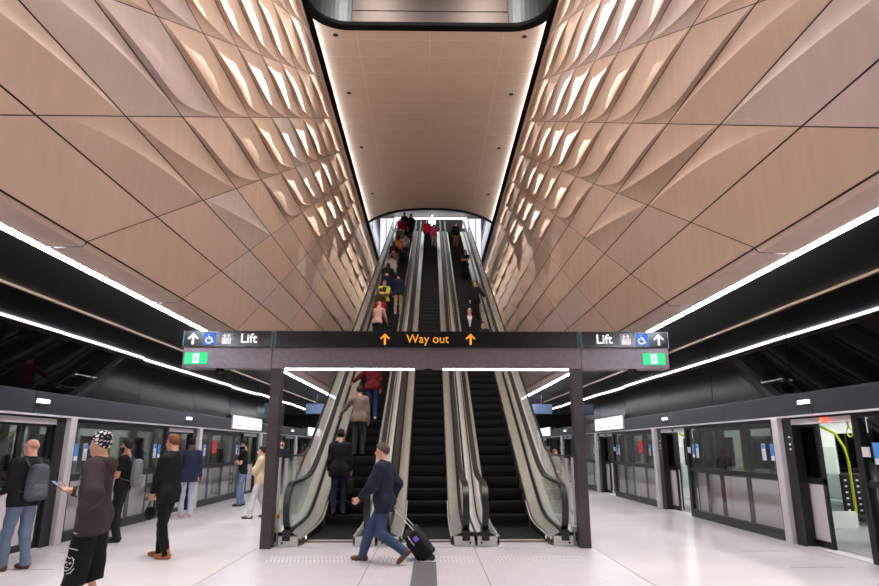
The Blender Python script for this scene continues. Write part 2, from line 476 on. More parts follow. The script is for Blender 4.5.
# ---- black soffits, black glass walls, back end
for s, nm in ((-1, 'left'), (1, 'right')):
    mb = MB()
    a, b = sorted((s*(WX+.57), s*(PX+.02))); mb.box((a, Y0, SOF), (b, Y1, SOF+.12))
    struct(mb.build('ceiling_' + nm, M['black_soffit']))
    mb = MB(); a, b = sorted((s*(PX-.035), s*(PX+.01)))
    mb.box((a, Y0, SOF-.035), (b, Y1, SOF))
    struct(mb.build('trim_bronze_' + nm, M['bronze']))
    mb = MB(); rng = random.Random(11 if s < 0 else 13)
    y = -8.0
    while y < 48:
        t0 = rng.uniform(-.012, .012); t1 = rng.uniform(-.010, .010)
        y2 = y + 3.1
        # bowed, slightly out-of-true glass panel
        NY, NZ = 8, 6; b0 = len(mb.v); vs = []; fs = []
        bw = rng.uniform(-.003, .005); bw2 = rng.uniform(-.003, .003)
        for i in range(NY+1):
            for j in range(NZ+1):
                u = i/NY; v = j/NZ
                d = t0*(u-.5) + t1*(v-.5) + bw*4*u*(1-u)*(.4+.6*v) + bw2*4*v*(1-v)
                vs.append((s*(PX + .02 + d), y + .006 + u*3.088, 2.475 + v*(SOF-2.49)))
        for i in range(NY):
            for j in range(NZ):
                p = i*(NZ+1)+j; fs.append((p, p+NZ+1, p+NZ+2, p+1))
        mb.add(vs, fs); y = y2
    o = struct(mb.build('wall_glass_' + nm, M['black_glass'], smooth=True, angle=.5))
    mb = MB(); a, b = sorted((s*(PX+.05), s*(PX+.30))); mb.box((a, Y0, 2.48), (b, Y1, SOF+.1))
    struct(mb.build('wall_backing_' + nm, M['black_trim']))
    # tunnel wall behind the train
    mb = MB(); a, b = sorted((s*9.9, s*10.1)); mb.box((a, Y0, -.6), (b, Y1, 4.2))
    struct(mb.build('wall_tunnel_' + nm, M['black_trim']))
    # LED strip along the foot of the cladding
    mb = MB(); a, b = sorted((s*(WX+.485), s*(WX+.57)))
    mb.box((a, Y0, 3.968), (b, 46, 4.0))
    o = mb.build('led_strip_light', M['led'])
    tag(o, 'long bright white LED line between beige cladding and black soffit, over the ' + ('busy platform' if s < 0 else 'empty platform'), 'strip light')
mb = MB()
mb.box((-PX-.3, Y1, 0), (PX+.3, Y1+.2, SOF+.1))
struct(mb.build('wall_back', M['upper_dark']))
mb = MB(); mb.box((-PX-.35, Y0-.2, 0), (PX+.35, Y0, CZ)); struct(mb.build('wall_behind', M['upper_dark']))

# soffit downlights
i = 0
for s in (-1, 1):
    for q, y in enumerate((19.05, 22.75, 27.5, 33.2)):
        d = MB(); d.lathe([(0, -.012), (.075, -.012), (.095, -.006), (.095, .0)], (0,0,0), 16)
        o = d.build('downlight', M['dot_dark'], smooth=True, angle=.5); o.location = (s*3.37, y, CZ)
        tag(o, 'small round dark downlight in the pale soffit, ' + ['first', 'second', 'third', 'fourth'][q] + ' of the row over the ' + ('crowded escalator' if s < 0 else 'descending escalator'), 'downlight', 'downlights in the soffit')

# ------------------------------------------------------------------ platform screens
ORD = ['first', 'second', 'third', 'fourth', 'fifth', 'sixth', 'seventh']
def bx(s, x0, x1, y0, y1, z0, z1, mb=None, mi=0):
    a, b = sorted((s*x0, s*x1)); return (mb or MB()).box((a, y0, z0), (b, y1, z1), mi)
def platform_side(s):
    side = 'busy platform' if s < 0 else 'empty platform'
    for n in range(-2, 6):
        p = 11.05 + 6.2*n
        if p > 44: break
        od = ORD[max(0, n+2)] if n+2 < 7 else 'last'
        # header with a small lamp
        hd = empty('header_panel', (s*PX, p, 2.09), 0, 'dark grey header panel over the screens of the %s, %s along' % (side, od), 'header panel')
        h = MB()
        for a, b in ((-4.2, -1.05), (-1.04, 2.0)):
            bx(s, -.06, .12, a, b-.008, 0, .385, h)
        h.build('panel', M['header'], hd, bevel=.006)
        bx(s, -.075, -.05, -4.2, 1.99, .0, .03).build('lip', M['alu'], hd)
        lm = bx(s, -.10, -.05, -1.0, -.72, .20, .26).build('emergency_lamp', M['lamp_white'], hd)
        bx(s, -.09, -.05, -.98, -.74, .15, .20).build('lamp_housing', M['black_plastic'], lm)
        # fixed glass screen
        g = empty('platform_screen', (s*PX, p+.3, 0), 0, 'fixed glass screen with dark frame on the %s, %s along' % (side, od), 'glass screen')
        L = 4.0
        f = MB()
        bx(s, 0, .09, 0, L, 0, .17, f); bx(s, 0, .09, 0, L, 2.02, 2.09, f); bx(s, .02, .08, 0, L, 1.04, 1.13, f)
        for y in (0, L-.07): bx(s, 0, .09, y, y+.07, .17, 2.02, f)
        f.build('frame', M['psd_frame'], g)
        for a, b in ((.07, 2.04), (2.05, L-.07)):
            bx(s, .035, .047, a, b, .17, 2.02).build('glass_pane', M['pane_dark'], g)
        for y, c in ((.42, 0), (L-.62, 0), (L-.40, 1), (.12, 1)):
            st = bx(s, .028, .034, y, y+.13, 1.36, 1.66).build('notice_sticker', M['sticker_white'] if c == 0 else M['sticker_blue'], g)
            bx(s, .025, .028, y+.01, y+.12, 1.57 if c == 0 else 1.36, 1.65 if c == 0 else 1.44).build('sticker_band', M['sticker_blue'] if c == 0 else M['sticker_white'], st)
            if c == 0:
                t = MB()
                for q in range(4): bx(s, .025, .028, y+.03, y+.10, 1.385+q*.04, 1.40+q*.04, t)
                t.build('sticker_lines', M['display_line'], st)
        if n == 1 and True:
            bx(s, .026, .033, 1.05, 1.45, 1.42, 1.78).build('red_notice', M['red_poster'], g)
        # door unit in front of the post
        d = empty('platform_door', (s*PX, p, 0), 0, 'dark sliding door with pale post and %s on the %s, %s along' % ('closed leaves' if s < 0 else 'open leaves', side, od), 'platform door')
        bx(s, -.09, .12, 0, .20, 0, 2.09).build('post', M['alu'], d, bevel=.015)
        f = MB(); bx(s, .0, .16, -.28, 0, 0, 2.09, f); bx(s, .0, .16, .2, .3, 0, 2.09, f); bx(s, .0, .16, -1.92, -1.84, 0, 2.09, f)
        bx(s, .02, .16, -1.84, -.28, 2.06, 2.09, f)
        bx(s, .0, .16, -1.84, -.28, 1.97, 2.06).build('transom', M['alu'], d)
        f.build('frame', M['psd_frame'], d)
        bx(s, .0, .2, -1.84, -.28, 0, .012).build('sill', M['alu'], d)
        def leaf(y0, y1, z, xo):
            lf = MB(); bx(s, xo, xo+.05, y0, y1, 1.0, 1.1, lf); bx(s, xo, xo+.05, y0, y1, 1.93, 2.0, lf); bx(s, xo, xo+.05, y0, y1, .0, .12, lf)
            for y in (y0, y1-.06): bx(s, xo, xo+.05, y, y+.06, .12, 1.93, lf)
            o = lf.build('door_leaf', M['psd_frame'], d)
            bx(s, xo+.02, xo+.03, y0+.06, y1-.06, 1.1, 1.93).build('glass_pane', M['pane_dark'] if s < 0 else M['black_glass'], o)
            bx(s, xo+.012, xo+.04, y0+.06, y1-.06, .12, 1.0).build('kick_panel', M['white_panel'], o)
        if s < 0:
            leaf(-1.83, -1.06, 0, .06); leaf(-1.05, -.29, 0, .06)
            if n == 0:
                rg = MB(); rg.tube([(s*.055, -1.66+.10*math.cos(q), 1.50+.10*math.sin(q)) for q in np.linspace(0, 2*PI, 20, endpoint=False)], .010, 5, closed=True)
                rg.tube([(s*.055, -1.66, 1.46), (s*.055, -1.66, 1.54)], .010, 5); rg.tube([(s*.055, -1.70, 1.50), (s*.055, -1.62, 1.50)], .010, 5)
                rg.build('ring_sticker', M['sticker_white'], d)
        else:
            leaf(-.72, -.10, 0, .17); leaf(-2.5, -1.93, 0, .17)
            rl = MB(); rl.cyl((s*-.02, -1.22, 2.015), .034, -s*.03, 14, 'x'); rl.build('warning_lamp', M['red_lamp'] if n == 0 else M['black_plastic'], d)
            pl = bx(s, -.004, .02, -2.12, -1.98, 1.46, 1.60).build('call_plate', M['alu'], d)
            for zz in (1.55, 1.75, 1.63): bx(s, -.02, .0, -.20, -.17, zz, zz+.03).build('sensor', M['white'], d)
    # two lit line displays hung before the header
    for q, (ya, yb) in enumerate(((19.9, 23.3), (32.2, 35.8))):
        dd = empty('line_display', (s*(PX-.085), ya, 2.16), 0, 'white lit line display on the header of the %s, %s the sign gantry' % (side, 'first beyond' if q == 0 else 'second beyond'), 'display')
        bx(s, -.03, .02, 0, yb-ya, 0, .44).build('housing', M['alu'], dd)
        bx(s, -.036, -.03, .03, yb-ya-.03, .03, .41).build('lit_face', M['display'], dd)
        bx(s, -.039, -.036, .3, yb-ya-.3, .11, .135).build('line_graphic', M['display_line'], dd)
    hs = empty('hanging_screen', (s*5.35, 29.5, 3.1), 0, 'dim blue information screen hanging below the black soffit over the %s' % side, 'screen')
    mb = MB(); mb.box((-.5, 0, 0), (.5, .12, .5)); mb.build('housing', M['black_plastic'], hs)
    mb = MB(); mb.box((-.47, -.006, .03), (.47, 0, .47)); mb.build('screen_face', M['screen_blue'], hs)
    mb = MB(); mb.cyl((0, .06, .5), .03, .4); mb.build('hanger', M['black_plastic'], hs)
platform_side(-1); platform_side(1)

# ------------------------------------------------------------------ trains
def train(s):
    t = empty('metro_train', (s*6.62, 0, 0), 0, 'metro train standing behind the glass screens of the ' + ('busy platform, doors shut' if s < 0 else 'empty platform, doors open'), 'train')
    def b(*a, **k): return bx(s, *a, **k)
    doors = [11.05 + 6.2*n for n in range(-2, 6)]
    open_ = s > 0
    body = MB(); 
    ya, yb = -7.5, 43
    # side skin between the doors
    segs = []; y = ya
    for p in doors:
        segs.append((y, p-1.75)); y = p-.35
    segs.append((y, yb))
    wins = []
    for a, c in segs:
        if c-a < .6: continue
        b(0, .07, a, c, -.9, 1.02, body, 0); b(0, .07, a, c, 1.95, 2.6, body, 1)
        b(-.004, .0, a, c, .98, 1.10, body, 1)
        n = max(1, round((c-a)/1.25)); w = (c-a)/n
        for i in range(n):
            y0 = a + i*w; b(0, .07, y0, y0+.16, 1.02, 1.95, body, 1); b(0, .07, y0+w-.16, y0+w, 1.02, 1.95, body, 1)
            b(-.005, .0, y0-.10, y0+.10, .10, 1.0, body, 1)
            if i == n-1: b(-.005, .0, y0+.75*w, y0+w, .38, .46, body, 1); b(-.005, .0, y0+.75*w, y0+w, .68, .78, body, 1); b(-.005, .0, y0+.70*w, y0+.77*w, .10, 1.0, body, 1)
            wins.append((y0+.16, y0+w-.16))
        b(-.005, .0, a, c, -.9, .12, body, 1)
    b(0, 3.0, ya, yb, 2.32, 2.62, body, 1)
    body.build('body_shell', [M['train_body'], M['train_dark']], t)
    for a, c in wins: b(.02, .03, a, c, 1.02, 1.95).build('window_pane', M['train_glass'], t)
    for p in doors:
        for a, c in (((p-1.75, p-1.05), (p-1.05, p-.35)) if not open_ else ((p-2.42, p-1.77), (p-.33, p+.30))):
            d = MB()
            x0 = .0 if not open_ else .075
            b(x0, x0+.05, a, c, -.0, .10, d); b(x0, x0+.05, a, c, .98, 1.08, d); b(x0, x0+.05, a, c, 1.95, 2.1, d)
            for y in (a, c-.08): b(x0, x0+.05, y, y+.08, .1, 1.95, d)
            o = d.build('train_door', M['train_dark'], t)
            b(x0+.02, x0+.03, a+.08, c-.08, 1.08, 1.95).build('door_glass', M['train_glass'], o)
            b(x0+.012, x0+.04, a+.08, c-.08, .1, .98).build('door_panel', M['train_body'], o)
    # interior
    i = MB()
    b(.07, 2.85, ya, yb, -.12, 0, i, 0)
    i.build('cabin_floor', M['train_floor'], t)
    i = MB(); b(2.80, 2.9, ya, yb, 0, .95, i, 0); b(2.80, 2.9, ya, yb, 1.9, 2.3, i, 0); b(.07, 2.85, ya, yb, 2.24, 2.3, i, 0)
    y = ya
    while y < yb: b(2.80, 2.9, y, y+.5, .95, 1.9, i, 0); y += 2.2
    i.build('cabin_lining', M['mint'], t)
    b(2.82, 2.86, ya, yb, .95, 1.9).build('far_window', M['black_glass'], t)
    for x in (.75, 1.95): b(x, x+.12, ya, yb, 2.225, 2.24).build('cabin_lamp', M['train_lamp'], t)
    for p in doors:
        if p < 4 or p > 31: continue
        for e, ysc in ((-1, p-1.88), (1, p-.22)):
            sc = MB(); b(.10, .16, ysc-.03, ysc+.03, 0, 2.1, sc); b(.16, .62, ysc-.018, ysc+.018, .28, .55, sc); pass
            so = sc.build('draught_screen', M['mint'], t)
            b(.16, .40, ysc-.012, ysc+.012, .55, 1.6).build('screen_glass', M['pane'], so)
            po = MB(); po.tube([(s*.62, ysc, .5), (s*.62, ysc, 1.35), (s*.58, ysc, 1.6), (s*.46, ysc, 1.83), (s*.2, ysc, 1.95)], .022, 8)
            po.build('grab_pole', M['yellow'], t, smooth=True)
        # longitudinal seats between doors and across the car
        for x, face in ((2.35, -1), (.25, 1)):
            ys0, ys1 = (p+.1, p+4.0)
            st = MB(); b(x, x+.42, ys0, ys1, .36, .46, st); 
            if face < 0: b(x+.36, x+.44, ys0, ys1, .46, 1.0, st)
            else: b(x-.06, x+.02, ys0, ys1, .46, 1.0, st)
            st.build('bench_seat', M['seat_grey'], t, bevel=.02)
        st = MB(); b(.66, 1.1, p-.25, p+.15, .38, .47, st); b(.66, 1.1, p+.10, p+.18, .47, 1.15, st)
        sb = st.build('seat', M['seat_black'], t, bevel=.03)
        dots = MB()
        for a in range(4):
            for c in range(6): b(.70+a*.105, .735+a*.105, p+.085, p+.10, .52+c*.1, .548+c*.1, dots)
        dots.build('white_dots', M['white'], sb)
        for k in range(4):
            y = p-1.6+k*.35
            h = MB(); pts = [(s*.50, y+.07*math.sin(2*PI*a/12), 1.84+.075*math.cos(2*PI*a/12)) for a in range(12)]
            h.tube(pts, .012, 6, closed=True); h.box((s*.50-.01, y-.012, 1.91), (s*.50+.01, y+.012, 2.2))
            h.build('strap_handle', M['yellow'], t)
        pole = MB(); pole.cyl((s*1.45, p-1.05, 0), .02, 2.24, 8); pole.build('grab_pole', M['yellow'], t, smooth=True)
    return t
train(-1); train(1)
# ------------------------------------------------------------------ escalators
ZT = 16.5; YL = 12.9; YB = 11.0
YT = YL + ZT/T30
def nos(Y):
    t = (Y - YL)*T30
    lo = .5*(t + math.sqrt(t*t + .10))
    d = ZT - lo
    return ZT - .5*(d + math.sqrt(d*d + .10))
def step_at(Y):
    """tread index, tread centre and height for a rider near Y"""
    i = max(0, int(math.floor((Y - YL)/.4)))
    return i, YL + .4*i + .2, .231*i
NS = 42
YS = [10.95, 11.3, 11.7, 12.1, 12.4, 12.6, 12.8, 13.0, 13.2, 13.4, 13.7, 14.1, 14.5] + list(np.linspace(15.5, 40, 14)) + [40.7, 41.1, 41.4, 41.6, 41.9, 42.2, 42.7, 43.4]
step_master = {}
def escalator(cx, label, outer):
    e = empty('escalator', (cx, YB, 0), 0, label, 'escalator')
    def S(prof, name, mt, parent=e, ys=YS, smooth=True):
        m = MB()
        vs = []; fs = []; k = len(prof)
        for y in ys:
            n = nos(y)
            for x, dz in prof: vs.append((x, y - YB, max(n + dz, .004)))
        for i in range(len(ys)-1):
            for q in range(k-1):
                fs.append((i*k+q, i*k+q+1, (i+1)*k+q+1, (i+1)*k+q))
        m.add(vs, fs)
        return m.build(name, mt, parent, smooth=smooth, angle=.5)
    for sd in (-1, 1):
        is_out = (sd == outer)
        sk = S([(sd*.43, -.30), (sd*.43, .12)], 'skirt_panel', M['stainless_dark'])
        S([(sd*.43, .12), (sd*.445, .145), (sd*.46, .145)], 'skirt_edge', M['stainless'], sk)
        S([(sd*.46, .145), (sd*.50, .15), (sd*.615, .20), (sd*.63, .20)], 'inner_decking', M['stainless'])
        xo = .80 if not is_out else 1.0
        S([(sd*.68, .19), (sd*.69, .20), (sd*xo, .20), (sd*xo, -.06)], 'outer_decking', M['deck_light'])
        S([(sd*.63, .20), (sd*.63, .23), (sd*.68, .23), (sd*.68, .19)], 'glazing_bead', M['rubber'])
        # handrail with round newel ends
        lowz = lambda y: nos(y) + .98
        path = [(11.35, .23), (11.05, .23), (10.90, .30), (10.80, .42), (10.75, .58), (10.755, .72), (10.80, .84), (10.88, .92), (11.0, .97), (11.2, nos(11.2)+.985)]
        path += [(y, nos(y)+.98) for y in YS if y > 11.25]
        path += [(43.6, ZT+.94), (43.75, ZT+.8), (43.8, ZT+.6), (43.7, ZT+.4), (43.5, ZT+.28)]
        m = MB(); m.sweep([(sd*.665, y-YB, z) for y, z in path], [(-.05,-.025),(.05,-.025),(.056,.004),(.036,.030),(-.036,.030),(-.056,.004)], side=(1,0,0))
        m.build('handrail', M['rubber'], e, smooth=True, angle=.9)
        m = MB(); m.sweep([(sd*.665, y-YB, z-.03) if z > .5 else (sd*.665, y-YB+.03, z) for y, z in path[3:-3]], [(-.024,-.014),(.024,-.014),(.024,.012),(-.024,.012)], side=(1,0,0))
        m.build('handrail_guide', M['stainless'], e, smooth=True, angle=.9)
        # glass sheet
        g = MB(); vs = []; fs = []
        top = [(10.80, .50), (10.80, .70), (10.90, .86), (11.05, .93)] + [(y, nos(y)+.95) for y in YS if y > 11.1]
        for i, (y, z) in enumerate(top):
            zb = nos(y) + .21 if y > 11.0 else .30
            vs += [(sd*.661, y-YB, zb), (sd*.661, y-YB, z), (sd*.671, y-YB, zb), (sd*.671, y-YB, z)]
        for i in range(len(top)-1):
            a = 4*i; c = a+4
            fs += [(a, a+1, c+1, c), (a+2, c+2, c+3, a+3), (a+1, a+3, c+3, c+1)]
        g.add(vs, fs); g.build('balustrade_glass', M['pane'], e)
        # newel box at the landing
        n = MB(); n.prism([(10.86,0.003),(11.5,0.003),(11.5,.17),(10.86,.16)], lambda p, q, t: (sd*t, p-YB, q), .47, .80)
        nb = n.build('newel_base', M['stainless'], e, bevel=.008)
        n = MB(); n.prism([(10.92,.05),(11.10,.05),(11.10,.26),(10.845,.26),(10.845,.10)], lambda p, q, t: (sd*t, p-YB, q), .60, .73)
        n.build('inlet_boot', M['black_plastic'], nb)
        n = MB(); n.cyl((sd*.73, 10.852-YB, .06), .018, .02, 10, 'y'); n.build('key_switch', M['dot_dark'], nb)
        n = MB(); n.prism([(11.05,.03),(13.0,.03),(13.0,.21),(12.4,.15),(11.05,.12)], lambda p, q, t: (sd*t, p-YB, q), .42, .435); n.build('base_panel', M['black_plastic'], nb)
        n = MB(); n.sweep([(sd*.425, y-YB, z) for y, z in ((11.05,.13),(12.4,.16),(13.0,.22),(13.6,.50))], [(-.012,-.012),(.012,-.012),(.012,.012),(-.012,.012)], side=(1,0,0)); n.build('bright_edge', M['alu'], nb)
        n = MB(); n.cyl((sd*.42, 11.30-YB, .095), .035, sd*.02, 14, 'x'); n.build('landing_lamp', M['lamp_white'], nb)
        n = MB(); n.box((min(sd*.44, sd*.425), 11.1-YB, .012), (max(sd*.44, sd*.425), 13.0-YB, .022)); n.build('yellow_border', M['yellow_line'], e)
        if is_out:
            vs = []; fs = []
            for y in YS: vs += [(sd*1.0, y-YB, 0.003), (sd*1.0, y-YB, max(.02, nos(y)+.0))]
            for i in range(len(YS)-1): fs.append((2*i, 2*i+1, 2*i+3, 2*i+2))
            c = MB(); c.add(vs, fs); c.build('side_cladding', M['stainless'], e)
    # comb and landing plates
    c = MB(); c.box((-.46, 10.75-YB, .002), (.46, 11.28-YB, .008)); c.build('landing_plate', M['plate'], e)
    c = MB(); c.box((-.43, 11.28-YB, .004), (.43, 11.40-YB, .016))
    for i in range(30): c.box((-.44+i*.028, 11.40-YB, .004), (-.41+i*.028, 11.47-YB, .014))
    c.build('comb_plate', M['stainless_dark'], e)
    c = MB(); c.box((-.46, 41.8-YB, ZT-.02), (.46, 43.8-YB, ZT)); c.build('upper_landing_plate', M['plate'], e)
    # steps
    def mk(flat):
        m = MB(); h = .231
        if flat:
            m.box((-.44, 0, -.004), (.44, .395, .002))
            for i in range(28): m.box((-.41+i*.03, .005, .002), (-.395+i*.03, .39, .007))
        else:
            n = 6   # gently curved riser
            for i in range(n):
                a, b = i/n, (i+1)/n
                ya, yb = .05*(1-a)**2, .05*(1-b)**2
                m.add([(-.44,ya,-h+h*a),(.44,ya,-h+h*a),(.44,yb,-h+h*b),(-.44,yb,-h+h*b)], [(0,1,2,3)])
            m.box((-.44, 0, -.03), (.44, .45, 0))
            for i in range(28): m.box((-.41+i*.03, .0, 0), (-.395+i*.03, .42, .006))
        m.box((-.44, -.004, -.012), (.44, .012, .004), 1)
        return m.build('step', [M['step'], M['step_edge']], e)
    if not step_master:
        f = mk(True); r = mk(False); step_master['f'] = f.data; step_master['r'] = r.data
        bpy.data.objects.remove(f); bpy.data.objects.remove(r)
    for i in range(-3, 72):
        y = YL + .4*i; z = max(0, .231*i)
        if z > ZT: break
        o = bpy.data.objects.new('step', step_master['f' if i <= 0 else 'r'])
        COL.objects.link(o); o.parent = e; o.location = (0, y - YB, z + (.006 if i <= 0 else 0))
    return e
escalator(-1.65, 'upward escalator crowded with riders, beside the busy platform', -1)
escalator(0.0, 'middle escalator, empty but for two riders in red and pink at its top', 0)
escalator(1.65, 'descending escalator with a few riders facing the hall, beside the empty platform', 1)

# glass guards outside the escalators
for s in (-1, 1):
    g = empty('guard_rail', (s*2.60, 11.2, 0), 0, 'glass guard with black top rail outside the ' + ('crowded escalator' if s < 0 else 'descending escalator'), 'guard rail')
    pts = [(11.2, 1.44), (13.2, 1.44), (13.45, 1.46), (13.65, 1.52)] + [(y, (y-YL)*T30 + .98) for y in (13.95, 14.4, 18, 22, 26, 30, 34, 38, 40)]
    m = MB(); m.sweep([(0, y-11.2, z) for y, z in pts], [(-.025,-.018),(.025,-.018),(.025,.018),(-.025,.018)], side=(1,0,0))
    m.build('top_rail', M['rubber'], g)
    m = MB(); vs = []; fs = []
    for y, z in pts:
        zb = max(.08, (y-YL)*T30 + .02)
        vs += [(-.006, y-11.2, zb), (-.006, y-11.2, z-.015), (.006, y-11.2, zb), (.006, y-11.2, z-.015)]
    for i in range(len(pts)-1):
        a = 4*i; c = a+4; fs += [(a, a+1, c+1, c), (a+2, c+2, c+3, a+3)]
    m.add(vs, fs); m.build('glass_panel', M['pane'], g)
    m = MB(); m.box((-.05, -.06, 0.003), (.05, .03, 1.42)); m.box((-.03, .6, .003), (.03, .66, 1.4)); m.build('post', M['alu'], g)
    bxm = MB(); bxm.box((min(-s*.02, -s*.13), -.30, .003), (max(-s*.02, -s*.13), -.07, .30)); bo = bxm.build('stop_box', M['stainless'], g, bevel=.008)
    bxm = MB(); bxm.box((min(-s*.04, -s*.11), -.312, .08), (max(-s*.04, -s*.11), -.30, .22)); bxm.build('recess', M['dot_dark'], bo)
    if s < 0:
        lf = empty('leaflet_holder', (s*2.60+.075, 11.2-.12, .31), 0, 'little holder of green and yellow leaflets beside the gantry post', 'leaflet holder')
        m = MB(); m.box((-.05, -.10, 0), (.05, -.03, .12)); m.build('tray', M['alu'], lf)
        for i, c in enumerate(((70,170,80), (220,200,60), (200,70,50))):
            m = MB(); m.box((-.046+i*.031, -.09, .02), (-.018+i*.031, -.05, .24-.03*i)); m.build('leaflet', mat('leaflet_%d' % i, c, .6), lf)

# ------------------------------------------------------------------ sign gantry
G = empty('sign_gantry', (0, 10.62, 0), 0, 'dark steel sign gantry on two posts spanning the escalators', 'sign gantry')
for s in (-1, 1):
    m = MB(); m.box((s*2.6-.09, .02, .002), (s*2.6+.09, .24, 2.93)); m.build('post', M['gantry_post'], G, bevel=.006)
m = MB()
for a, b in ((-4.22, -2.69), (-2.68, 2.68), (2.69, 4.22)): m.box((a, 0, 2.92), (b, .30, 3.275))
m.box((-4.20, .04, 3.275), (4.20, .26, 3.57))
m.build('beam', M['gantry'], G, bevel=.004)
def arrow(x, z, h, w, t, mtl, parent, nm='arrow'):
    m = MB(); f = lambda p, q, k: (x+p, k, z+q)
    y0, y1 = -.032, -.029
    m.prism([(-t/2,-h/2),(t/2,-h/2),(t/2,h/2-t*.6),(-t/2,h/2-t*.6)], f, y0, y1)
    d = t*.72; a = w/2
    m.prism([(0,h/2),(d,h/2-d+.0),(d,h/2-d)][0:1] + [(a, h/2-a), (a-d, h/2-a-d*.55), (0, h/2-1.55*d), (-a+d, h/2-a-d*.55), (-a, h/2-a)], f, y0, y1)
    return m.build(nm, mtl, parent)
def signface(x0, x1, edges=True):
    m = MB(); m.box((x0, -.028, 3.285), (x1, 0.0, 3.565))
    o = m.build('sign_panel', M['sign_black'], G, bevel=.003)
    if edges:
        m = MB()
        for x in (x0, x1): m.box((x-.008, -.03, 3.285), (x+.008, .0, 3.565))
        m.build('glass_edge', M['teal_edge'], o)
    return o
def TM(x, z): return Matrix.Translation((x, -.030, z)) @ FACE_CAM
sp = signface(-2.64, 2.64)
text_mesh('lettering', 'Way out', .215, TM(.01, 3.425), M['amber_ink'], sp, .002, sx=.97)
arrow(-.735, 3.425, .20, .18, .036, M['amber_ink'], sp); arrow(.76, 3.425, .20, .18, .036, M['amber_ink'], sp)
def wheelchair(x, z, parent):
    m = MB(); m.box((x-.105, -.031, z-.105), (x+.105, -.028, z+.105)); o = m.build('accessible_sign', M['blue_ink'], parent, )
    w = MB(); K = -.034
    def T(pts, r=.009): w.tube([(x+p, K, z+q) for p, q in pts], r, 6)
    T([(-.015+.052*math.cos(a), -.025+.052*math.sin(a)) for a in np.linspace(2.2, 6.6, 12)])
    T([(-.02, .045), (-.012, .0), (.03, .0), (.048, -.055), (.066, -.05)]); T([(-.018, .025), (.024, .022)])
    w.lathe([(0, 0), (.015, .0), (.015, .004), (0, .004)], (0, 0, 0), 10) if False else None
    T([(-.022, .068), (-.022, .072)], .014)
    w.build('wheelchair_symbol', M['white_ink'], o)
def liftsym(x, z, parent):
    m = MB(); m.box((x-.105, -.031, z-.105), (x+.105, -.028, z+.105)); o = m.build('lift_sign', M['grey_ink'], parent)
    w = MB(); K0, K1 = -.034, -.031
    bxs = lambda a, c, b, d: w.box((x+a, K0, z+c), (x+b, K1, z+d))
    bxs(-.075,-.085,.075,-.075); bxs(-.075,.005,.075,.014); bxs(-.075,-.08,-.066,.01); bxs(.066,-.08,.075,.01)
    for q in (-.04, 0, .04):
        bxs(q-.013,-.068,q+.013,-.028); bxs(q-.009,-.022,q+.009,-.004)
    for q, sg in ((-.035, 1), (.035, -1)):
        w.prism([(-.024, -.012*sg), (.024, -.012*sg), (0, .022*sg)], lambda p, r, t: (x+q+p, t, z+.055+r), K0, K1)
        bxs(q-.007, .03, q+.007, .078)
    w.build('lift_symbol', M['white_ink'], o)
def runman(x0, x1, parent):
    z0, z1 = 2.985, 3.185
    m = MB(); m.box((x0, -.02, z0), (x1, 0, z1)); o = m.build('exit_sign', M['exit_green'], parent)
    xc = (x0+x1)/2; zc = (z0+z1)/2
    m = MB(); m.box((xc-.052, -.024, z0+.02), (xc+.052, -.02, z1-.02)); d = m.build('exit_door', M['exit_white'], o)
    w = MB(); K = -.026
    def T(pts, r=.008): w.tube([(xc+p, K, zc+q) for p, q in pts], r, 6)
    T([(.008, .05), (.009, .053)], .012); T([(.004, .033), (-.004, -.005)], .012); T([(-.004, -.005), (.014, -.03), (.004, -.06)])
    T([(-.004, -.005), (-.014, -.035), (-.034, -.045)]); T([(.004, .03), (.03, .012), (.036, .022)], .006); T([(.0, .03), (-.022, .015), (-.02, -.008)], .006)
    w.build('running_figure', M['exit_green'], d)
lp = signface(-4.225, -2.70); rp = signface(2.70, 4.225)
arrow(-4.06, 3.425, .20, .19, .036, M['white_ink'], lp); wheelchair(-3.77, 3.425, lp); liftsym(-3.485, 3.425, lp)
text_mesh('lettering', 'Lift', .225, TM(-3.10, 3.425), M['white_ink'], lp, .002, bold=.003)
arrow(4.06, 3.425, .20, .19, .036, M['white_ink'], rp); wheelchair(3.77, 3.425, rp); liftsym(3.485, 3.425, rp)
text_mesh('lettering', 'Lift', .225, TM(3.10, 3.425), M['white_ink'], rp, .002, bold=.003)
runman(-4.18, -3.79, G); runman(3.76, 4.15, G)
for a, b in ((-2.46, -.22), (.28, 2.46)):
    m = MB(); m.box((a, .03, 2.895), (b, .09, 2.92)); m.build('light_strip', M['led_soft'], G)
for x in (-3.6, .02, 3.6):
    m = MB(); m.lathe([(.075, 0), (.075, -.02), (.06, -.05), (.035, -.075), (0, -.085)], (x, .12, 2.92), 16)
    m.build('camera_dome', M['black_glass'], G, smooth=True, angle=.6)
# lights and sign at the head of the escalators
m = MB(); m.box((-3.1, 0, 0), (3.1, .10, .14)); o = m.build('light_bar', M['lamp_white'])
o.location = (0, 50, 20.75); tag(o, 'long white light bar across the concourse above the escalator heads', 'light bar')
ap = empty('shop_sign', (.05, 49.5, 20.30), 0, 'white round apple shaped sign glowing above the middle escalator head', 'sign')
m = MB(); pts = []
for i in range(28):
    a = 2*PI*i/28; r = .40*(1 + .10*math.cos(2*a) - .16*max(0, math.sin(a))**8 - .06*max(0, -math.sin(a))**10)
    if -0.45 < a - 2*PI*0.02 < .35 or a > 5.95: r *= .86
    pts.append((r*math.cos(a), r*math.sin(a)*1.02))
m.prism(pts, lambda p, q, t: (p, t, q), -.03, .03); m.build('fruit_shape', M['lamp_white'], ap)
m = MB(); m.prism([(.0,.42),(.05,.56),(.16,.62),(.13,.48)], lambda p, q, t: (p, t, q), -.03, .03); m.build('leaf_shape', M['lamp_white'], ap)
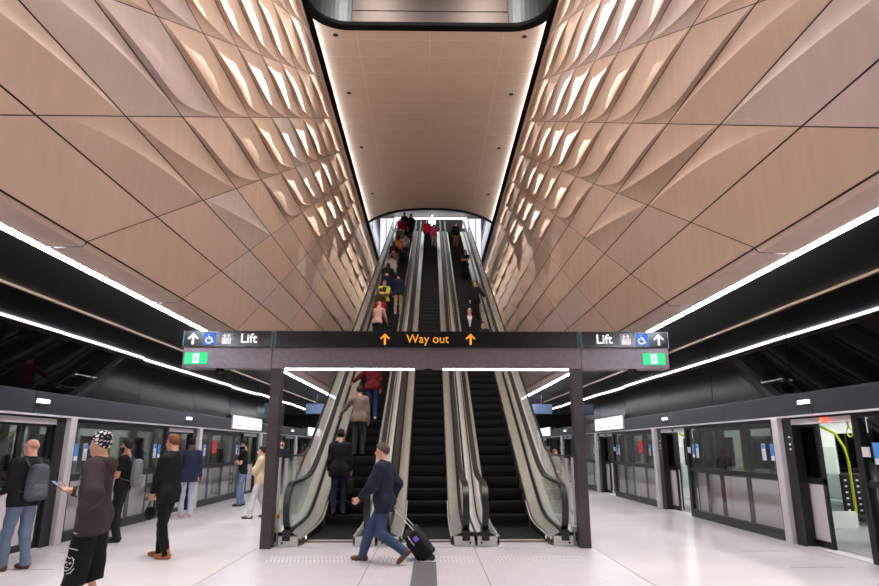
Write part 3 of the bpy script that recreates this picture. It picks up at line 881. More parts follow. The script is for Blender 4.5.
m = MB(); m.cyl((0, 0, .40), .012, .5, 6); m.build('hanger', M['dot_dark'], ap)
# ------------------------------------------------------------------ people
def V3(*a): return np.array(a, float)
def unit(v): return v/(np.linalg.norm(v) + 1e-9)

class SDF:
    """smooth union of tapered capsules and ellipsoids, meshed with surface nets"""
    def __init__(s): s.p = []
    def cap(s, a, b, ra, rb, k=.03, cuts=(), op='add'):
        s.p.append(('c', V3(*a), V3(*b), ra, rb, k, cuts, op)); return s
    def ell(s, c, r, R=None, k=.03, cuts=(), op='add'):
        s.p.append(('e', V3(*c), V3(*r), np.eye(3) if R is None else R, 0, k, cuts, op)); return s
    def bounds(s):
        lo = V3(9,9,9); hi = -lo
        for q in s.p:
            if q[7] != 'add': continue
            if q[0] == 'c':
                r = max(q[3], q[4]); lo = np.minimum(lo, np.minimum(q[1], q[2]) - r); hi = np.maximum(hi, np.maximum(q[1], q[2]) + r)
            else:
                e = np.abs(q[3]) @ q[2]; lo = np.minimum(lo, q[1]-e); hi = np.maximum(hi, q[1]+e)
        return lo, hi
    def mesh(s, h, clips=(), fold=0.0, seed=0):
        lo, hi = s.bounds(); lo = lo - 3*h - fold; hi = hi + 3*h + fold
        n = np.maximum(4, np.ceil((hi-lo)/h).astype(int) + 1)
        ax = [lo[i] + h*np.arange(n[i]) for i in range(3)]
        F = np.full(n, .25, dtype=np.float32)
        for q in s.p:
            kk = q[5]; mg = kk + 2*h
            if q[0] == 'c':
                r = max(q[3], q[4]); a0 = np.minimum(q[1], q[2]) - r - mg; a1 = np.maximum(q[1], q[2]) + r + mg
            else:
                e = np.abs(q[3]) @ q[2]; a0 = q[1]-e-mg; a1 = q[1]+e+mg
            i0 = np.clip(np.floor((a0-lo)/h).astype(int), 0, n); i1 = np.clip(np.ceil((a1-lo)/h).astype(int)+1, 0, n)
            if np.any(i1 <= i0): continue
            X, Y, Z = np.meshgrid(*[ax[i][i0[i]:i1[i]] for i in range(3)], indexing='ij')
            if q[0] == 'c':
                a, b, ra, rb = q[1], q[2], q[3], q[4]; ab = b-a; L2 = ab @ ab + 1e-9
                px, py, pz = X-a[0], Y-a[1], Z-a[2]
                t = np.clip((px*ab[0]+py*ab[1]+pz*ab[2])/L2, 0, 1)
                d = np.sqrt((px-t*ab[0])**2 + (py-t*ab[1])**2 + (pz-t*ab[2])**2) - (ra + (rb-ra)*t)
            else:
                R = q[3]; c, r = q[1], q[2]; px, py, pz = X-c[0], Y-c[1], Z-c[2]
                u = [(px*R[0,i]+py*R[1,i]+pz*R[2,i])/r[i] for i in range(3)]
                l = np.sqrt(u[0]**2+u[1]**2+u[2]**2)
                g = np.sqrt((u[0]/r[0])**2+(u[1]/r[1])**2+(u[2]/r[2])**2) + 1e-6
                d = l*(l-1)/g
                d = np.where(l < .05, -r.min(), d)
            for nrm, o in q[6]:
                d = np.maximum(d, (X-o[0])*nrm[0] + (Y-o[1])*nrm[1] + (Z-o[2])*nrm[2])
            sl = tuple(slice(i0[i], i1[i]) for i in range(3)); G = F[sl]
            if q[7] == 'add':
                if kk > 0:
                    w = np.maximum(kk - np.abs(G-d), 0)/kk; F[sl] = np.minimum(G, d) - w*w*kk*.25
                else: F[sl] = np.minimum(G, d)
            else: F[sl] = np.maximum(G, -d)
        if clips or fold:
            X, Y, Z = np.meshgrid(*ax, indexing='ij')
            if fold:
                r = np.random.RandomState(seed); 
                for _ in range(5):
                    w = r.normal(size=3)*np.array([16, 16, 24]); F += (fold*.45*np.sin(X*w[0]+Y*w[1]+Z*w[2]+r.uniform(0, 6.28))).astype(np.float32)
            for fn in clips: F = np.maximum(F, fn(X, Y, Z).astype(np.float32))
        return surface_nets(F, lo, h)

def surface_nets(F, lo, h):
    S = F < 0
    n = np.array(F.shape)
    c = [S[i:n[0]-1+i, j:n[1]-1+j, k:n[2]-1+k] for i in (0,1) for j in (0,1) for k in (0,1)]
    cnt = sum(x.astype(np.int8) for x in c)
    act = (cnt > 0) & (cnt < 8)
    idx = np.full(act.shape, -1, dtype=np.int64); I = np.argwhere(act); idx[act] = np.arange(len(I))
    if len(I) == 0: return np.zeros((0,3)), np.zeros((0,4), int)
    acc = np.zeros((len(I), 3)); num = np.zeros(len(I))
    cor = [(i,j,k) for i in (0,1) for j in (0,1) for k in (0,1)]
    val = [F[I[:,0]+i, I[:,1]+j, I[:,2]+k] for i,j,k in cor]
    for a in range(8):
        for b in range(a+1, 8):
            if sum(abs(cor[a][t]-cor[b][t]) for t in range(3)) != 1: continue
            m = (val[a] < 0) != (val[b] < 0)
            t = np.where(m, val[a]/(val[a]-val[b]+1e-12), 0)
            pa = np.array(cor[a], float); pb = np.array(cor[b], float)
            acc += np.where(m[:,None], pa + t[:,None]*(pb-pa), 0); num += m
    P = lo + h*(I + acc/np.maximum(num,1)[:,None])
    Q = []
    for ax in range(3):
        o1, o2 = [(1,2),(2,0),(0,1)][ax]
        sl0 = [slice(1, -1)]*3; sl1 = [slice(1, -1)]*3
        sl0[ax] = slice(0, -1); sl1[ax] = slice(1, None)
        A = S[tuple(sl0)]; B = S[tuple(sl1)]
        for m, flip in ((A & ~B, False), (~A & B, True)):
            E = np.argwhere(m)
            if len(E) == 0: continue
            for t in range(3):
                if t != ax: E[:, t] += 1
            d1 = np.zeros(3, int); d1[o1] = 1; d2 = np.zeros(3, int); d2[o2] = 1
            q = []
            for off in (-d1-d2, -d2, 0*d1, -d1):
                W = E + off
                q.append(idx[W[:,0], W[:,1], W[:,2]])
            q = np.stack(q, 1)
            if flip: q = q[:, ::-1]
            Q.append(q)
    Q = np.concatenate(Q); Q = Q[(Q >= 0).all(1)]
    return P, Q

def np_mesh(name, P, Q, mats, parent, mi=None, smooth=True):
    me = bpy.data.meshes.new(name); me.from_pydata(P.tolist(), [], Q.tolist())
    for m in (mats if isinstance(mats, (list, tuple)) else [mats]): me.materials.append(m)
    if mi is not None: me.polygons.foreach_set('material_index', mi.astype(np.int32))
    me.polygons.foreach_set('use_smooth', [smooth]*len(Q)); me.update()
    o = bpy.data.objects.new(name, me); COL.objects.link(o); o.parent = parent
    return o

def ik(a, c, l1, l2, hint):
    d = c-a; L = np.linalg.norm(d); L = min(L, (l1+l2)*.999); u = unit(d); c2 = a + u*L
    x = (l1*l1 - l2*l2 + L*L)/(2*L); y = math.sqrt(max(0, l1*l1-x*x))
    p = hint - u*(hint @ u); p = unit(p)
    return a + u*x + p*y, c2

def rotm(ax, a):
    return np.array(Matrix.Rotation(a, 3, ax))

CM = {}
def cmat(rgb, rough=.8, noise=.08, nscale=25, bump=.12, bscale=160):
    key = (tuple(rgb), rough, noise, nscale, bump)
    if key not in CM: CM[key] = mat('cloth_%d' % len(CM), rgb, rough, spec=.25, noise=noise, nscale=nscale, bump=bump, bscale=bscale)
    return CM[key]
SKIN = {'fair': mat('skin_fair', (214,160,136), .5, spec=.35, noise=.05), 'tan': mat('skin_tan', (190,132,104), .5, spec=.35, noise=.05), 'dark': mat('skin_dark', (104,68,52), .5, spec=.35, noise=.05)}
LIP = mat('lips', (168,96,86), .45); EYE = mat('eye_dark', (28,22,20), .25)

def hand(B, w, d, pn, S, side, curl=.5, spread=.0, grip=False):
    """palm and five fingers; w wrist, d along the hand, pn palm normal, side = +1 right"""
    d = unit(d); pn = unit(pn - d*(pn @ d)); lat = np.cross(d, pn)*side   # towards the thumb side
    pc = w + d*.05*S
    R = np.stack([lat, d, pn], 1)
    B.ell(pc, (.040*S, .055*S, .017*S), R, .012)
    tips = None
    for i, (off, ln) in enumerate(((.030, .072), (.010, .080), (-.010, .074), (-.029, .058))):
        k = w + d*(.093 - .004*abs(i-1))*S + lat*off*S
        r = .0088*S
        a = curl*(1 + .12*i)
        d1 = unit(d*math.cos(a*.7) + pn*math.sin(a*.7)); d2 = unit(d*math.cos(a*1.7) + pn*math.sin(a*1.7)); d3 = unit(d*math.cos(a*2.5) + pn*math.sin(a*2.5))
        p1 = k + d1*ln*.45*S; p2 = p1 + d2*ln*.32*S; p3 = p2 + d3*ln*.25*S
        B.cap(k - d*.03*S, k, r*1.1, r*1.05, .006); B.cap(k, p1, r*1.05, r, .003); B.cap(p1, p2, r, r*.92, .002); B.cap(p2, p3, r*.92, r*.78, .002)
    t0 = w + d*.025*S + lat*.026*S; t1 = w + d*.060*S + lat*.052*S + pn*.014*S
    t2 = t1 + unit(d*.8 + lat*(.25 if not grip else -.2) + pn*.5)*.033*S; t3 = t2 + unit(d*.85 - lat*.1 + pn*.5)*.026*S
    B.cap(t0, t1, .014*S, .012*S, .01); B.cap(t1, t2, .0115*S, .0105*S, .003); B.cap(t2, t3, .0105*S, .008*S, .002)

def person(label, loc, yaw, H=1.75, vox=.013, top=('jacket', (40,40,44)), legs=(50,60,80), shoes=(60,40,30), hair=('short', (40,30,24)),
           skin='fair', beard=False, lean=0., twist=0., hyaw=0., hpitch=0., hands=None, palms=None, elbows=None, feet=None, lift=(0,0), toe=(0,0),
           shirt=None, build=1.0, shorts=False, group=None, baggy=0., curl=.6, glasses=False, handdir=None, sit=0.0, female=False, hood=False, collar=True, sidelean=0.0):
    """stand facing +Y at the given place; hands and feet are targets in the person's own frame (x right, y forward, z up)"""
    S = H/1.75
    E = empty('person', loc, yaw, label, 'person', group)
    feet = feet or ((-.10, -.02), (.10, .02))
    hz = .93*S
    th, sh_ = .425*S, .41*S
    # drop the pelvis until both legs reach
    ank = []
    for i in (0, 1):
        ank.append(V3(feet[i][0]*S, feet[i][1]*S, (.085 + lift[i])*S))
    pel = V3((ank[0][0]+ank[1][0])/2*.6 + sidelean*.2, 0, hz)
    pel[1] = (ank[0][1]+ank[1][1])/2
    for it in range(60):
        ok = True
        for i, sx in ((0, -1), (1, 1)):
            if np.linalg.norm(pel + V3(sx*.09*S, 0, -.02*S) - ank[i]) > (th+sh_)*.995: ok = False
        if ok: break
        pel[2] -= .006*S
    pel[2] -= sit
    RT = rotm('Z', twist) @ rotm('Y', sidelean) @ rotm('X', -lean)
    def T(x, y, z): return pel + RT @ V3(x*S, y*S, z*S)
    RTW = RT
    w = build*(.92 if female else 1.0)
    neck = T(0, -.012, .545); hc = T(0, .012, .71)
    RH = RT @ rotm('Z', hyaw) @ rotm('X', -hpitch + lean*.7)
    def HD(x, y, z): return hc + RH @ V3(x*S*.97, y*S*.97, z*S*.97)
    up = RT @ V3(0, 0, 1); fw = RT @ V3(0, 1, 0); rt = RT @ V3(1, 0, 0)
    sho = [T(-.175*w, -.005, .475), T(.175*w, -.005, .475)]
    hands = hands or ((-.235*w, .04, .80), (.235*w, .04, .80))
    wri = []; elb = []
    for i, sx in ((0, -1), (1, 1)):
        hint = V3(sx*.25, -1, -.15) if not elbows else V3(*elbows[i])
        e, wv = ik(sho[i], V3(*hands[i])*S if not isinstance(hands[i], str) else sho[i], .285*S, .25*S, RT @ hint)
        elb.append(e); wri.append(wv)
    # ---------------- body: head, neck, hands (and bare arms or shins)
    B = SDF()
    B.ell(HD(0, -.012, .030), V3(.074, .093, .086)*S, RH, .02)
    B.ell(HD(0, .022, -.030), V3(.061, .072, .085)*S, RH, .02)
    B.ell(HD(0, .050, -.094), V3(.034, .034, .026)*S, RH, .022)
    B.cap(HD(0, .086, .012), HD(0, .108, -.030), .008*S, .013*S, .012)
    B.cap(HD(-.034, .076, .030), HD(.034, .076, .030), .013*S, .013*S, .012)
    B.cap(HD(-.017, .084, -.060), HD(.017, .084, -.060), .008*S, .008*S, .008)
    for sx in (-1, 1):
        B.ell(HD(sx*.074, -.010, -.012), V3(.010, .020, .031)*S, RH, .008)
        B.ell(HD(sx*.031, .094, .010), V3(.014, .012, .009)*S, RH, 0, (), 'sub')
    B.cap(neck - up*.06*S, HD(0, -.02, -.06), .062*S*build, .055*S*build, .03)
    bare = top[0] in ('tee',)
    for i, sx in ((0, -1), (1, 1)):
        f = unit(wri[i]-elb[i])
        if bare:
            B.cap(sho[i], elb[i], .052*S*build, .042*S*build, .02); B.cap(elb[i], wri[i], .043*S*build, .027*S, .02)
        else: B.cap(elb[i] + (wri[i]-elb[i])*.5, wri[i], .036*S, .026*S, .01)
        hd = V3(*handdir[i]) if handdir and handdir[i] is not None else f
        pnr = V3(*palms[i]) if palms and palms[i] is not None else RT @ V3(-sx, .15, 0)
        B.cap(wri[i], wri[i] + unit(hd)*.03*S, .026*S, .026*S, .012)
        hand(B, wri[i], hd, pnr, S, sx, curl)
    # hidden core keeps the figure in one piece
    B.cap(neck, T(0, 0, .1), .07*S, .08*S, .05)
    for i in (0, 1): B.cap(T(0, 0, .44), sho[i], .05*S, .045*S, .03)
    if not bare:
        for i in (0, 1): B.cap(sho[i], elb[i], .036*S, .034*S, .02); B.cap(elb[i], wri[i], .034*S, .028*S, .02)
    hip = [pel + RTW @ V3(-.09*S, 0, -.02*S), pel + RTW @ V3(.09*S, 0, -.02*S)]
    kne = []
    for i in (0, 1):
        fx, fy = (feet[i][0]*S - pel[0])*.15, 1
        k, _ = ik(hip[i], ank[i], th, sh_, V3((-1, 1)[i]*.12 + toe[i]*-.6, 1, .05)); kne.append(k)
        B.cap(T(0, 0, .1), hip[i], .08*S, .07*S, .05)
        B.cap(hip[i], k, .062*S, .044*S, .02); B.cap(k, ank[i], .046*S, .033*S, .02)
    vb = min(vox, .011)
    P, Q = B.mesh(vb)
    C = (P[Q].mean(1) - hc) @ RH / (S*.97)
    mi = np.zeros(len(Q), int)
    head = (np.abs(C) < .16).all(1)
    eye = head & (np.abs(np.abs(C[:,0])-.031) < .013) & (np.abs(C[:,2]-.010) < .0075) & (C[:,1] > .055)
    brow = head & (np.abs(C[:,0]) > .012) & (np.abs(C[:,0]) < .046) & (np.abs(C[:,2]-.034) < .006) & (C[:,1] > .06)
    lip = head & (np.abs(C[:,0]) < .022) & (np.abs(C[:,2]+.060) < .008) & (C[:,1] > .07)
    mi[brow] = 2; mi[eye] = 3; mi[lip] = 1
    if beard:
        bd = head & (C[:,2] < -.028 - .22*np.maximum(0, C[:,1]-.03)*0) & (C[:,1] > -.005) & (C[:,2] > -.135) & ~((np.abs(C[:,0]) < .020) & (np.abs(C[:,2]+.060) < .008)) & ~((C[:,1] > .085) & (C[:,2] > -.042))
        mi[bd] = 2
    hm = cmat(hair[1], .6, .2, 40, .4, 220)
    np_mesh('body', P, Q, [SKIN[skin], LIP, hm, EYE], E, mi)
    # ---------------- hair / headwear
    Rt = RH.T
    def hl(X, Y, Z):
        a = (X-hc[0])/S/.97; b = (Y-hc[1])/S/.97; c = (Z-hc[2])/S/.97
        return [a*RH[0,i] + b*RH[1,i] + c*RH[2,i] for i in range(3)]
    st = hair[0]; A = SDF(); clips = []
    if st in ('short', 'long', 'bald', 'bun'):
        t = .013 if st != 'bald' else .003
        A.ell(HD(0, -.014, .034), V3(.074+t, .094+t, .086+t*1.2)*S, RH, .02)
        if st == 'short': A.ell(HD(0, .03, .088), V3(.062, .060, .040)*S, RH, .02)
        def cl(X, Y, Z):
            x, y, z = hl(X, Y, Z)
            f = (.75*y - .66*z - .008)          # hairline plane
            g = -(z + .075)
            side = np.where(np.abs(x) > .055, y - .015 - .0*z, -1) if st != 'long' else -1 + 0*x
            side = np.where(z > .035, -1, side)
            return np.maximum(np.maximum(f, g), side)*S
        clips.append(cl)
        if st == 'bald': clips.append(lambda X, Y, Z: (lambda x, y, z: np.maximum(z - .035, y - .02)*S)(*hl(X, Y, Z)))
        if st == 'long':
            A.cap(HD(0, -.07, .0), T(0, -.085, .46), .075*S, .055*S, .03)
            A.cap(HD(.06, -.03, .02), HD(.07, -.03, -.14), .035*S, .03*S, .03); A.cap(HD(-.06, -.03, .02), HD(-.07, -.03, -.14), .035*S, .03*S, .03)
            clips = [lambda X, Y, Z: (lambda x, y, z: np.where(z > -.02, .75*y-.66*z-.008, y-.02)*S)(*hl(X, Y, Z))]
        if st == 'bun': A.ell(HD(0, -.10, .08), V3(.04, .04, .04)*S, RH, .02)
        P, Q = A.mesh(vox if vox > .012 else .010, clips, .004 if st != 'bald' else 0, 3)
        if len(Q): np_mesh('hair', P, Q, hm, E)
    elif st == 'beanie':
        A.ell(HD(0, -.014, .040), V3(.088, .108, .100)*S, RH, .02)
        A.ell(HD(0, -.03, .105), V3(.060, .070, .045)*S, RH, .03)
        clips = [lambda X, Y, Z: (lambda x, y, z: np.maximum(.55*y - .84*z + .002, -(z+.05))*S)(*hl(X, Y, Z))]
        P, Q = A.mesh(.0055, clips)
        C = (P[Q].mean(1) - hc) @ RH
        q = C*np.array([78, 78, 78]); v = np.sin(q[:,0]+1.3*np.sin(q[:,2]))*np.sin(q[:,1]+1.1*np.sin(q[:,0]*.7))*np.sin(q[:,2]*1.1+q[:,1]*.5)
        np_mesh('beanie', P, Q, [cmat((24,22,24), .9), cmat((206,200,202), .9)], E, ((v > .10) & (C[:,2] + .25*np.sin(C[:,1]*60)*.05 - .45*C[:,1] > .0)).astype(int))
    # ---------------- upper garment
    kind, col = top; tm = cmat(col)
    G = SDF(); t = {'tee': .012, 'shirt': .014, 'jacket': .026, 'suit': .024, 'hoodie': .038, 'puffer': .04}[kind]
    def tor(c, r, k=.06): G.ell(T(*c), (V3(*r)*V3(w, 1, 1) + t)*S, RT, k)
    belly = 1.0 + .5*max(0, build-1)
    tor((0, .004, .36), (.162, .112, .17)); tor((0, .008*belly, .17), (.142*belly, .104*belly, .16))
    tor((0, -.004, .02), (.156*belly, .110, .13))
    hem = {'tee': -.08, 'shirt': -.09, 'jacket': -.09, 'suit': -.16, 'hoodie': -.17, 'puffer': -.10}[kind]
    G.cap(T(-.10, .0, .0), T(-.105, .0, hem-.10), (.082+t)*S, (.090+t)*S, .08); G.cap(T(.10, .0, .0), T(.105, .0, hem-.10), (.082+t)*S, (.090+t)*S, .08)
    G.cap(T(-.13*w, -.005, .475), T(.13*w, -.005, .475), (.058+t)*S, (.058+t)*S, .05)
    G.cap(T(-.05, -.012, .50), T(.05, -.012, .50), (.062+t)*S, (.062+t)*S, .05)
    if kind not in ('tee', 'hoodie') and collar: G.cap(neck - up*.02*S, neck + up*.030*S, (.070)*S*build, (.068)*S*build, .02, [(up, neck + up*.045*S)])
    for i, sx in ((0, -1), (1, 1)):
        f = unit(wri[i]-elb[i]); bl = .012*baggy
        if kind == 'tee':
            e2 = sho[i] + (elb[i]-sho[i])*.72; G.cap(sho[i], e2, (.060+t)*S, (.054+t)*S, .05, [(unit(e2-sho[i]), e2)])
        else:
            G.cap(sho[i], elb[i], (.052+t)*S*build**.5, (.040+t*.9+bl)*S, .05); c = wri[i] - f*.005*S
            G.cap(elb[i], wri[i], (.041+t*.9+bl)*S, (.030+t*.55)*S, .03, [(f, c)])
    cl = []
    hz0 = T(0, 0, hem); cl.append(lambda X, Y, Z: -((X-hz0[0])*up[0] + (Y-hz0[1])*up[1] + (Z-hz0[2])*up[2]))
    # arms must not be cut by the hem: only trim near the trunk
    base_clip = cl[0]
    armseg = [(elb[i], wri[i]) for i in (0, 1)] + [(sho[i], elb[i]) for i in (0, 1)]
    def hemclip(X, Y, Z):
        d = base_clip(X, Y, Z); m = np.full(X.shape, 9.0)
        for a, b in armseg:
            ab = b-a; tt = np.clip(((X-a[0])*ab[0]+(Y-a[1])*ab[1]+(Z-a[2])*ab[2])/(ab@ab+1e-9), 0, 1)
            m = np.minimum(m, np.sqrt((X-a[0]-tt*ab[0])**2+(Y-a[1]-tt*ab[1])**2+(Z-a[2]-tt*ab[2])**2))
        return np.where(m < .085*S, -1, d)
    clips = [hemclip]
    if shirt is not None:      # open front shows the shirt
        def vcut(X, Y, Z):
            q = [(X-pel[0])/S, (Y-pel[1])/S, (Z-pel[2])/S]
            x = q[0]*rt[0]+q[1]*rt[1]+q[2]*rt[2]; y = q[0]*fw[0]+q[1]*fw[1]+q[2]*fw[2]; z = q[0]*up[0]+q[1]*up[1]+q[2]*up[2]
            wv = np.where(z > .12, .012 + (z-.12)*.20, np.where(z < -.02, .01 - (z+.02)*.3, -.02))
            return np.where(y > .03, (wv - np.abs(x))*S, -1)
        clips.append(vcut)
    P, Q = G.mesh(vox, clips, .006 if kind != 'suit' else .004, sum(map(ord, label)) % 999)
    nm = {'tee': 't_shirt', 'shirt': 'shirt', 'jacket': 'jacket', 'suit': 'suit_jacket', 'hoodie': 'hoodie', 'puffer': 'padded_jacket'}[kind]
    gar = np_mesh(nm, P, Q, tm, E)
    if shirt is not None:
        G2 = SDF()
        for c, r in (((0, .004, .36), (.160, .112, .165)), ((0, .008*belly, .17), (.140*belly, .104*belly, .16)), ((0, 0, .04), (.15*belly, .105, .12))):
            G2.ell(T(*c), (V3(*r)*V3(w, 1, 1) + t - .012)*S, RT, .05)
        G2.cap(neck - up*.03*S, neck + up*.035*S, .074*S*build, .070*S*build, .03, [(up, neck + up*.05*S)])
        P, Q = G2.mesh(max(vox, .012), [lambda X, Y, Z: -((X-pel[0])*up[0] + (Y-pel[1])*up[1] + (Z-pel[2])*up[2]) - .04])
        np_mesh('shirt', P, Q, cmat(shirt), E)
    if kind == 'hoodie' or hood:
        K = SDF(); K.cap(T(-.06, -.10, .525), T(.06, -.10, .525), .060*S, .060*S, .03); K.cap(T(-.085, -.07, .53), T(-.05, .09, .47), .042*S, .030*S, .03); K.cap(T(.085, -.07, .53), T(.05, .09, .47), .042*S, .030*S, .03)
        K.cap(T(0, -.10, .53), T(0, -.115, .43), .055*S, .045*S, .04)
        P, Q = K.mesh(vox, (), .004, 5); np_mesh('hood', P, Q, tm, E)
    # ---------------- trousers
    L = SDF(); b = .004*baggy
    L.ell(pel + V3(0, 0, .02*S), V3(.158*belly*w+.01, .112+.008, .13)*S, RT, .05)
    for i in (0, 1):
        L.cap(hip[i], kne[i], (.090+b)*S*build**.4, (.068+b)*S, .035)
        d = unit(ank[i]-kne[i]); e = ank[i] + d*.045*S if not shorts else kne[i] + d*.19*S
        if shorts: L.cap(hip[i], e, (.098+b)*S, (.096+b)*S, .05, [(d, e)])
        else: L.cap(kne[i], e, (.069+b)*S, (.060+b*1.3)*S, .03, [(d, e)])
    P, Q = L.mesh(vox, [lambda X, Y, Z: Z - (pel[2] + .12*S)], .006, 11)
    np_mesh('shorts' if shorts else 'trousers', P, Q, cmat(legs, .85, .14, 12), E)
    # ---------------- shoes
    for i in (0, 1):
        A = SDF(); a = ank[i]; ya = toe[i]; pitch = -.9*lift[i]/.12 if lift[i] > 0 else 0
        f = V3(-math.sin(ya)*math.cos(pitch), math.cos(ya)*math.cos(pitch), math.sin(pitch)); u = V3(math.sin(ya)*math.sin(pitch), -math.cos(ya)*math.sin(pitch), math.cos(pitch))
        if lift[i] < 0: f = V3(0, math.cos(.45), math.sin(.45)); u = V3(0, -math.sin(.45), math.cos(.45))
        lv = np.cross(f, u); R = np.stack([lv, f, u], 1)
        c = a - u*.042*S
        A.ell(c + f*(-.03)*S, V3(.040, .055, .052)*S, R, .03); A.ell(c + f*.10*S - u*.008*S, V3(.046, .095, .040)*S, R, .03)
        A.cap(a, a + u*.03*S, .046*S, .050*S, .03)
        so = a - u*.083*S
        P, Q = A.mesh(min(vox, .012), [lambda X, Y, Z: -((X-so[0])*u[0] + (Y-so[1])*u[1] + (Z-so[2])*u[2])])
        np_mesh('shoe', P, Q, cmat(shoes, .5, .1), E)
    if glasses:
        gm = MB()
        for sx in (-1, 1):
            gm.tube([tuple(HD(sx*.033 + .022*math.cos(q), .108, .010 + .018*math.sin(q))) for q in np.linspace(0, 2*PI, 12, endpoint=False)], .003, 5, closed=True)
            gm.tube([tuple(HD(sx*.055, .106, .014)), tuple(HD(sx*.076, .05, .014)), tuple(HD(sx*.08, -.01, .006))], .003, 5)
        gm.tube([tuple(HD(-.011, .112, .014)), tuple(HD(.011, .112, .014))], .003, 5)
        gm.build('glasses', M['black_plastic'], E)
    info = dict(E=E, T=T, HD=HD, wri=wri, elb=elb, pel=pel, hip=hip, kne=kne, S=S, up=up, fw=fw, rt=rt, neck=neck, gar=gar, ank=ank)
    def world(p): 
        c, s_ = math.cos(yaw), math.sin(yaw)
        return Vector((loc[0] + c*p[0] - s_*p[1], loc[1] + s_*p[0] + c*p[1], loc[2] + p[2]))
    info['world'] = world
    return info

def rbox(P, c, size, r):
    """rounded box into an SDF as a bundle of capsules"""
    x, y, z = [max(.001, v/2 - r) for v in size]
    return P

def backpack(I, label, col, light=None, w=.30, h=.44, d=.16):
    """worn on the back of the person I; a thing of its own"""
    E0 = I['E']; S = 1.0
    b = empty('backpack', E0.location, E0.rotation_euler[2], label, 'backpack')
    T = I['T']; R = np.stack([I['rt'], I['fw'], I['up']], 1)
    A = SDF(); 
    for z, hw in ((.06, .08), (.15, .085), (.24, .083), (.33, .075), (.41, .05)): A.cap(T(-hw, -.222, z), T(hw, -.222, z), .075, .075, .04)
    P, Q = A.mesh(.012, (), .003, 4); np_mesh('bag_body', P, Q, cmat(col, .8, .15, 30), b)
    A = SDF(); A.cap(T(-.06, -.268, .09), T(.06, -.268, .09), .055, .055, .04); A.cap(T(-.06, -.268, .17), T(.06, -.268, .17), .055, .055, .04); P, Q = A.mesh(.012); pk = np_mesh('front_pocket', P, Q, cmat(light or col, .8, .2, 30), b)
    m = MB(); m.tube([tuple(T(-.11, -.326, .22)), tuple(T(0, -.345, .225)), tuple(T(.11, -.326, .22))], .004, 5); m.build('zipper', M['black_plastic'], pk)
    for sx in (-1, 1):
        m = MB(); pts = [T(sx*.085, -.15, .44), T(sx*.10, -.06, .565), T(sx*.105, .04, .555), T(sx*.115, .135, .46), T(sx*.125, .165, .34), T(sx*.145, .10, .22), T(sx*.165, -.03, .14), T(sx*.12, -.16, .10)]
        m.sweep([tuple(p) for p in pts], [(-.022,-.005),(.022,-.005),(.022,.005),(-.022,.005)], side=tuple(I['rt']))
        m.build('shoulder_strap', cmat(tuple(int(v*.7) for v in col), .8), b)
    m = MB(); m.tube([tuple(T(-.03, -.17, .47)), tuple(T(-.02, -.18, .52)), tuple(T(.02, -.18, .52)), tuple(T(.03, -.17, .47))], .007, 6); m.build('grab_handle', M['black_plastic'], b)
    return b
D = math.radians
# ---- waiting on the busy platform
I = person('stout bald man from behind in black jacket and blue jeans, wearing a grey backpack', (-5.52, 8.95, 0), D(68), 1.70, .012,
    ('jacket', (22,22,25)), (102,116,136), (96,64,44), ('bald', (176,132,112)), 'fair', build=1.16, hyaw=.35, hands=((-.16, .24, 1.02), (.17, .24, 1.02)), feet=((-.12, .05), (.12, -.06)), baggy=1.2)
backpack(I, 'dark grey backpack with front pocket worn by the bald man in black jacket', (74,76,84), (92,94,102))
I = person('young person in patterned beanie, dark brown hoodie and black print shorts, looking at phone', (-3.33, 6.62, 0), D(94), 1.73, .011,
    ('hoodie', (58,46,48)), (16,15,16), (30,30,32), ('beanie', (70,50,40)), 'fair', lean=.03, hpitch=-.02, shorts=True, baggy=2.5,
    hands=((-.17, .06, .99), (.09, .31, 1.175)), palms=(None, (-.3, -.25, 1)), handdir=((.95, .1, -.1), (-.25, .95, .25)), curl=.75, elbows=((-.7, -.8, 0), (.6, -.8, -.2)), feet=((-.12, .05), (.12, -.05)))
e = empty('phone', tuple(I['world'](I['wri'][1] + V3(-.03, .115, .055))), D(97), 'dark slab phone in the hand of the person in beanie and hoodie', 'phone')
e.rotation_euler = (D(35), 0, D(97))
m = MB(); m.box((-.036, -.075, -.004), (.036, .075, .004)); m.build('phone_body', M['black_plastic'], e, bevel=.003)
m = MB(); m.box((-.032, -.070, .004), (.032, .070, .0048)); m.build('phone_screen', M['screen_blue'], e)
# white print on the shorts and hoodie front (left thigh, facing the hall)
hp, kn = I['hip'][0], I['kne'][0]; ax = unit(kn - hp); outv = V3(-1, .12, 0); outv = unit(outv - ax*(outv@ax)); ltv = np.cross(ax, outv)
def on_leg(s_, t_, o=.122): return tuple(hp + ax*s_ + ltv*t_ + outv*o)
m = MB()
def stroke(pts, r=.004, o=.122): m.tube([on_leg(a, b, o - .30*b*b/.12) for a, b in pts], r, 5)
c0 = .40
stroke([(c0+.065*math.cos(q), .050*math.sin(q)) for q in np.linspace(-2.4, 2.4, 14)]); stroke([(c0-.04, -.05), (c0-.06, -.02), (c0-.045, .0), (c0-.06, .03), (c0-.035, .052)])
for b in (-.020, .020): stroke([(c0-.008, b-.010), (c0-.014, b), (c0-.006, b+.011), (c0+.002, b), (c0-.006, b-.010)], .0045)
stroke([(c0+.032, -.018), (c0+.038, 0), (c0+.032, .018)]); stroke([(c0+.008, 0), (c0+.020, .004)], .003)
stroke([(c0-.13, -.05), (c0-.132, .045)], .004); stroke([(c0+.03, -.07), (c0+.075, -.05), (c0+.09, -.02)]); stroke([(c0+.03, .07), (c0+.075, .05), (c0+.09, .02)])
for b in (-.08, -.055, -.03): stroke([(c0-.27, b), (c0-.27, b+.008)], .004)
stroke([(c0-.275, .01), (c0-.265, .03), (c0-.275, .05)], .005)
sh = [o for o in I['E'].children if o.name.startswith('shorts')][0]
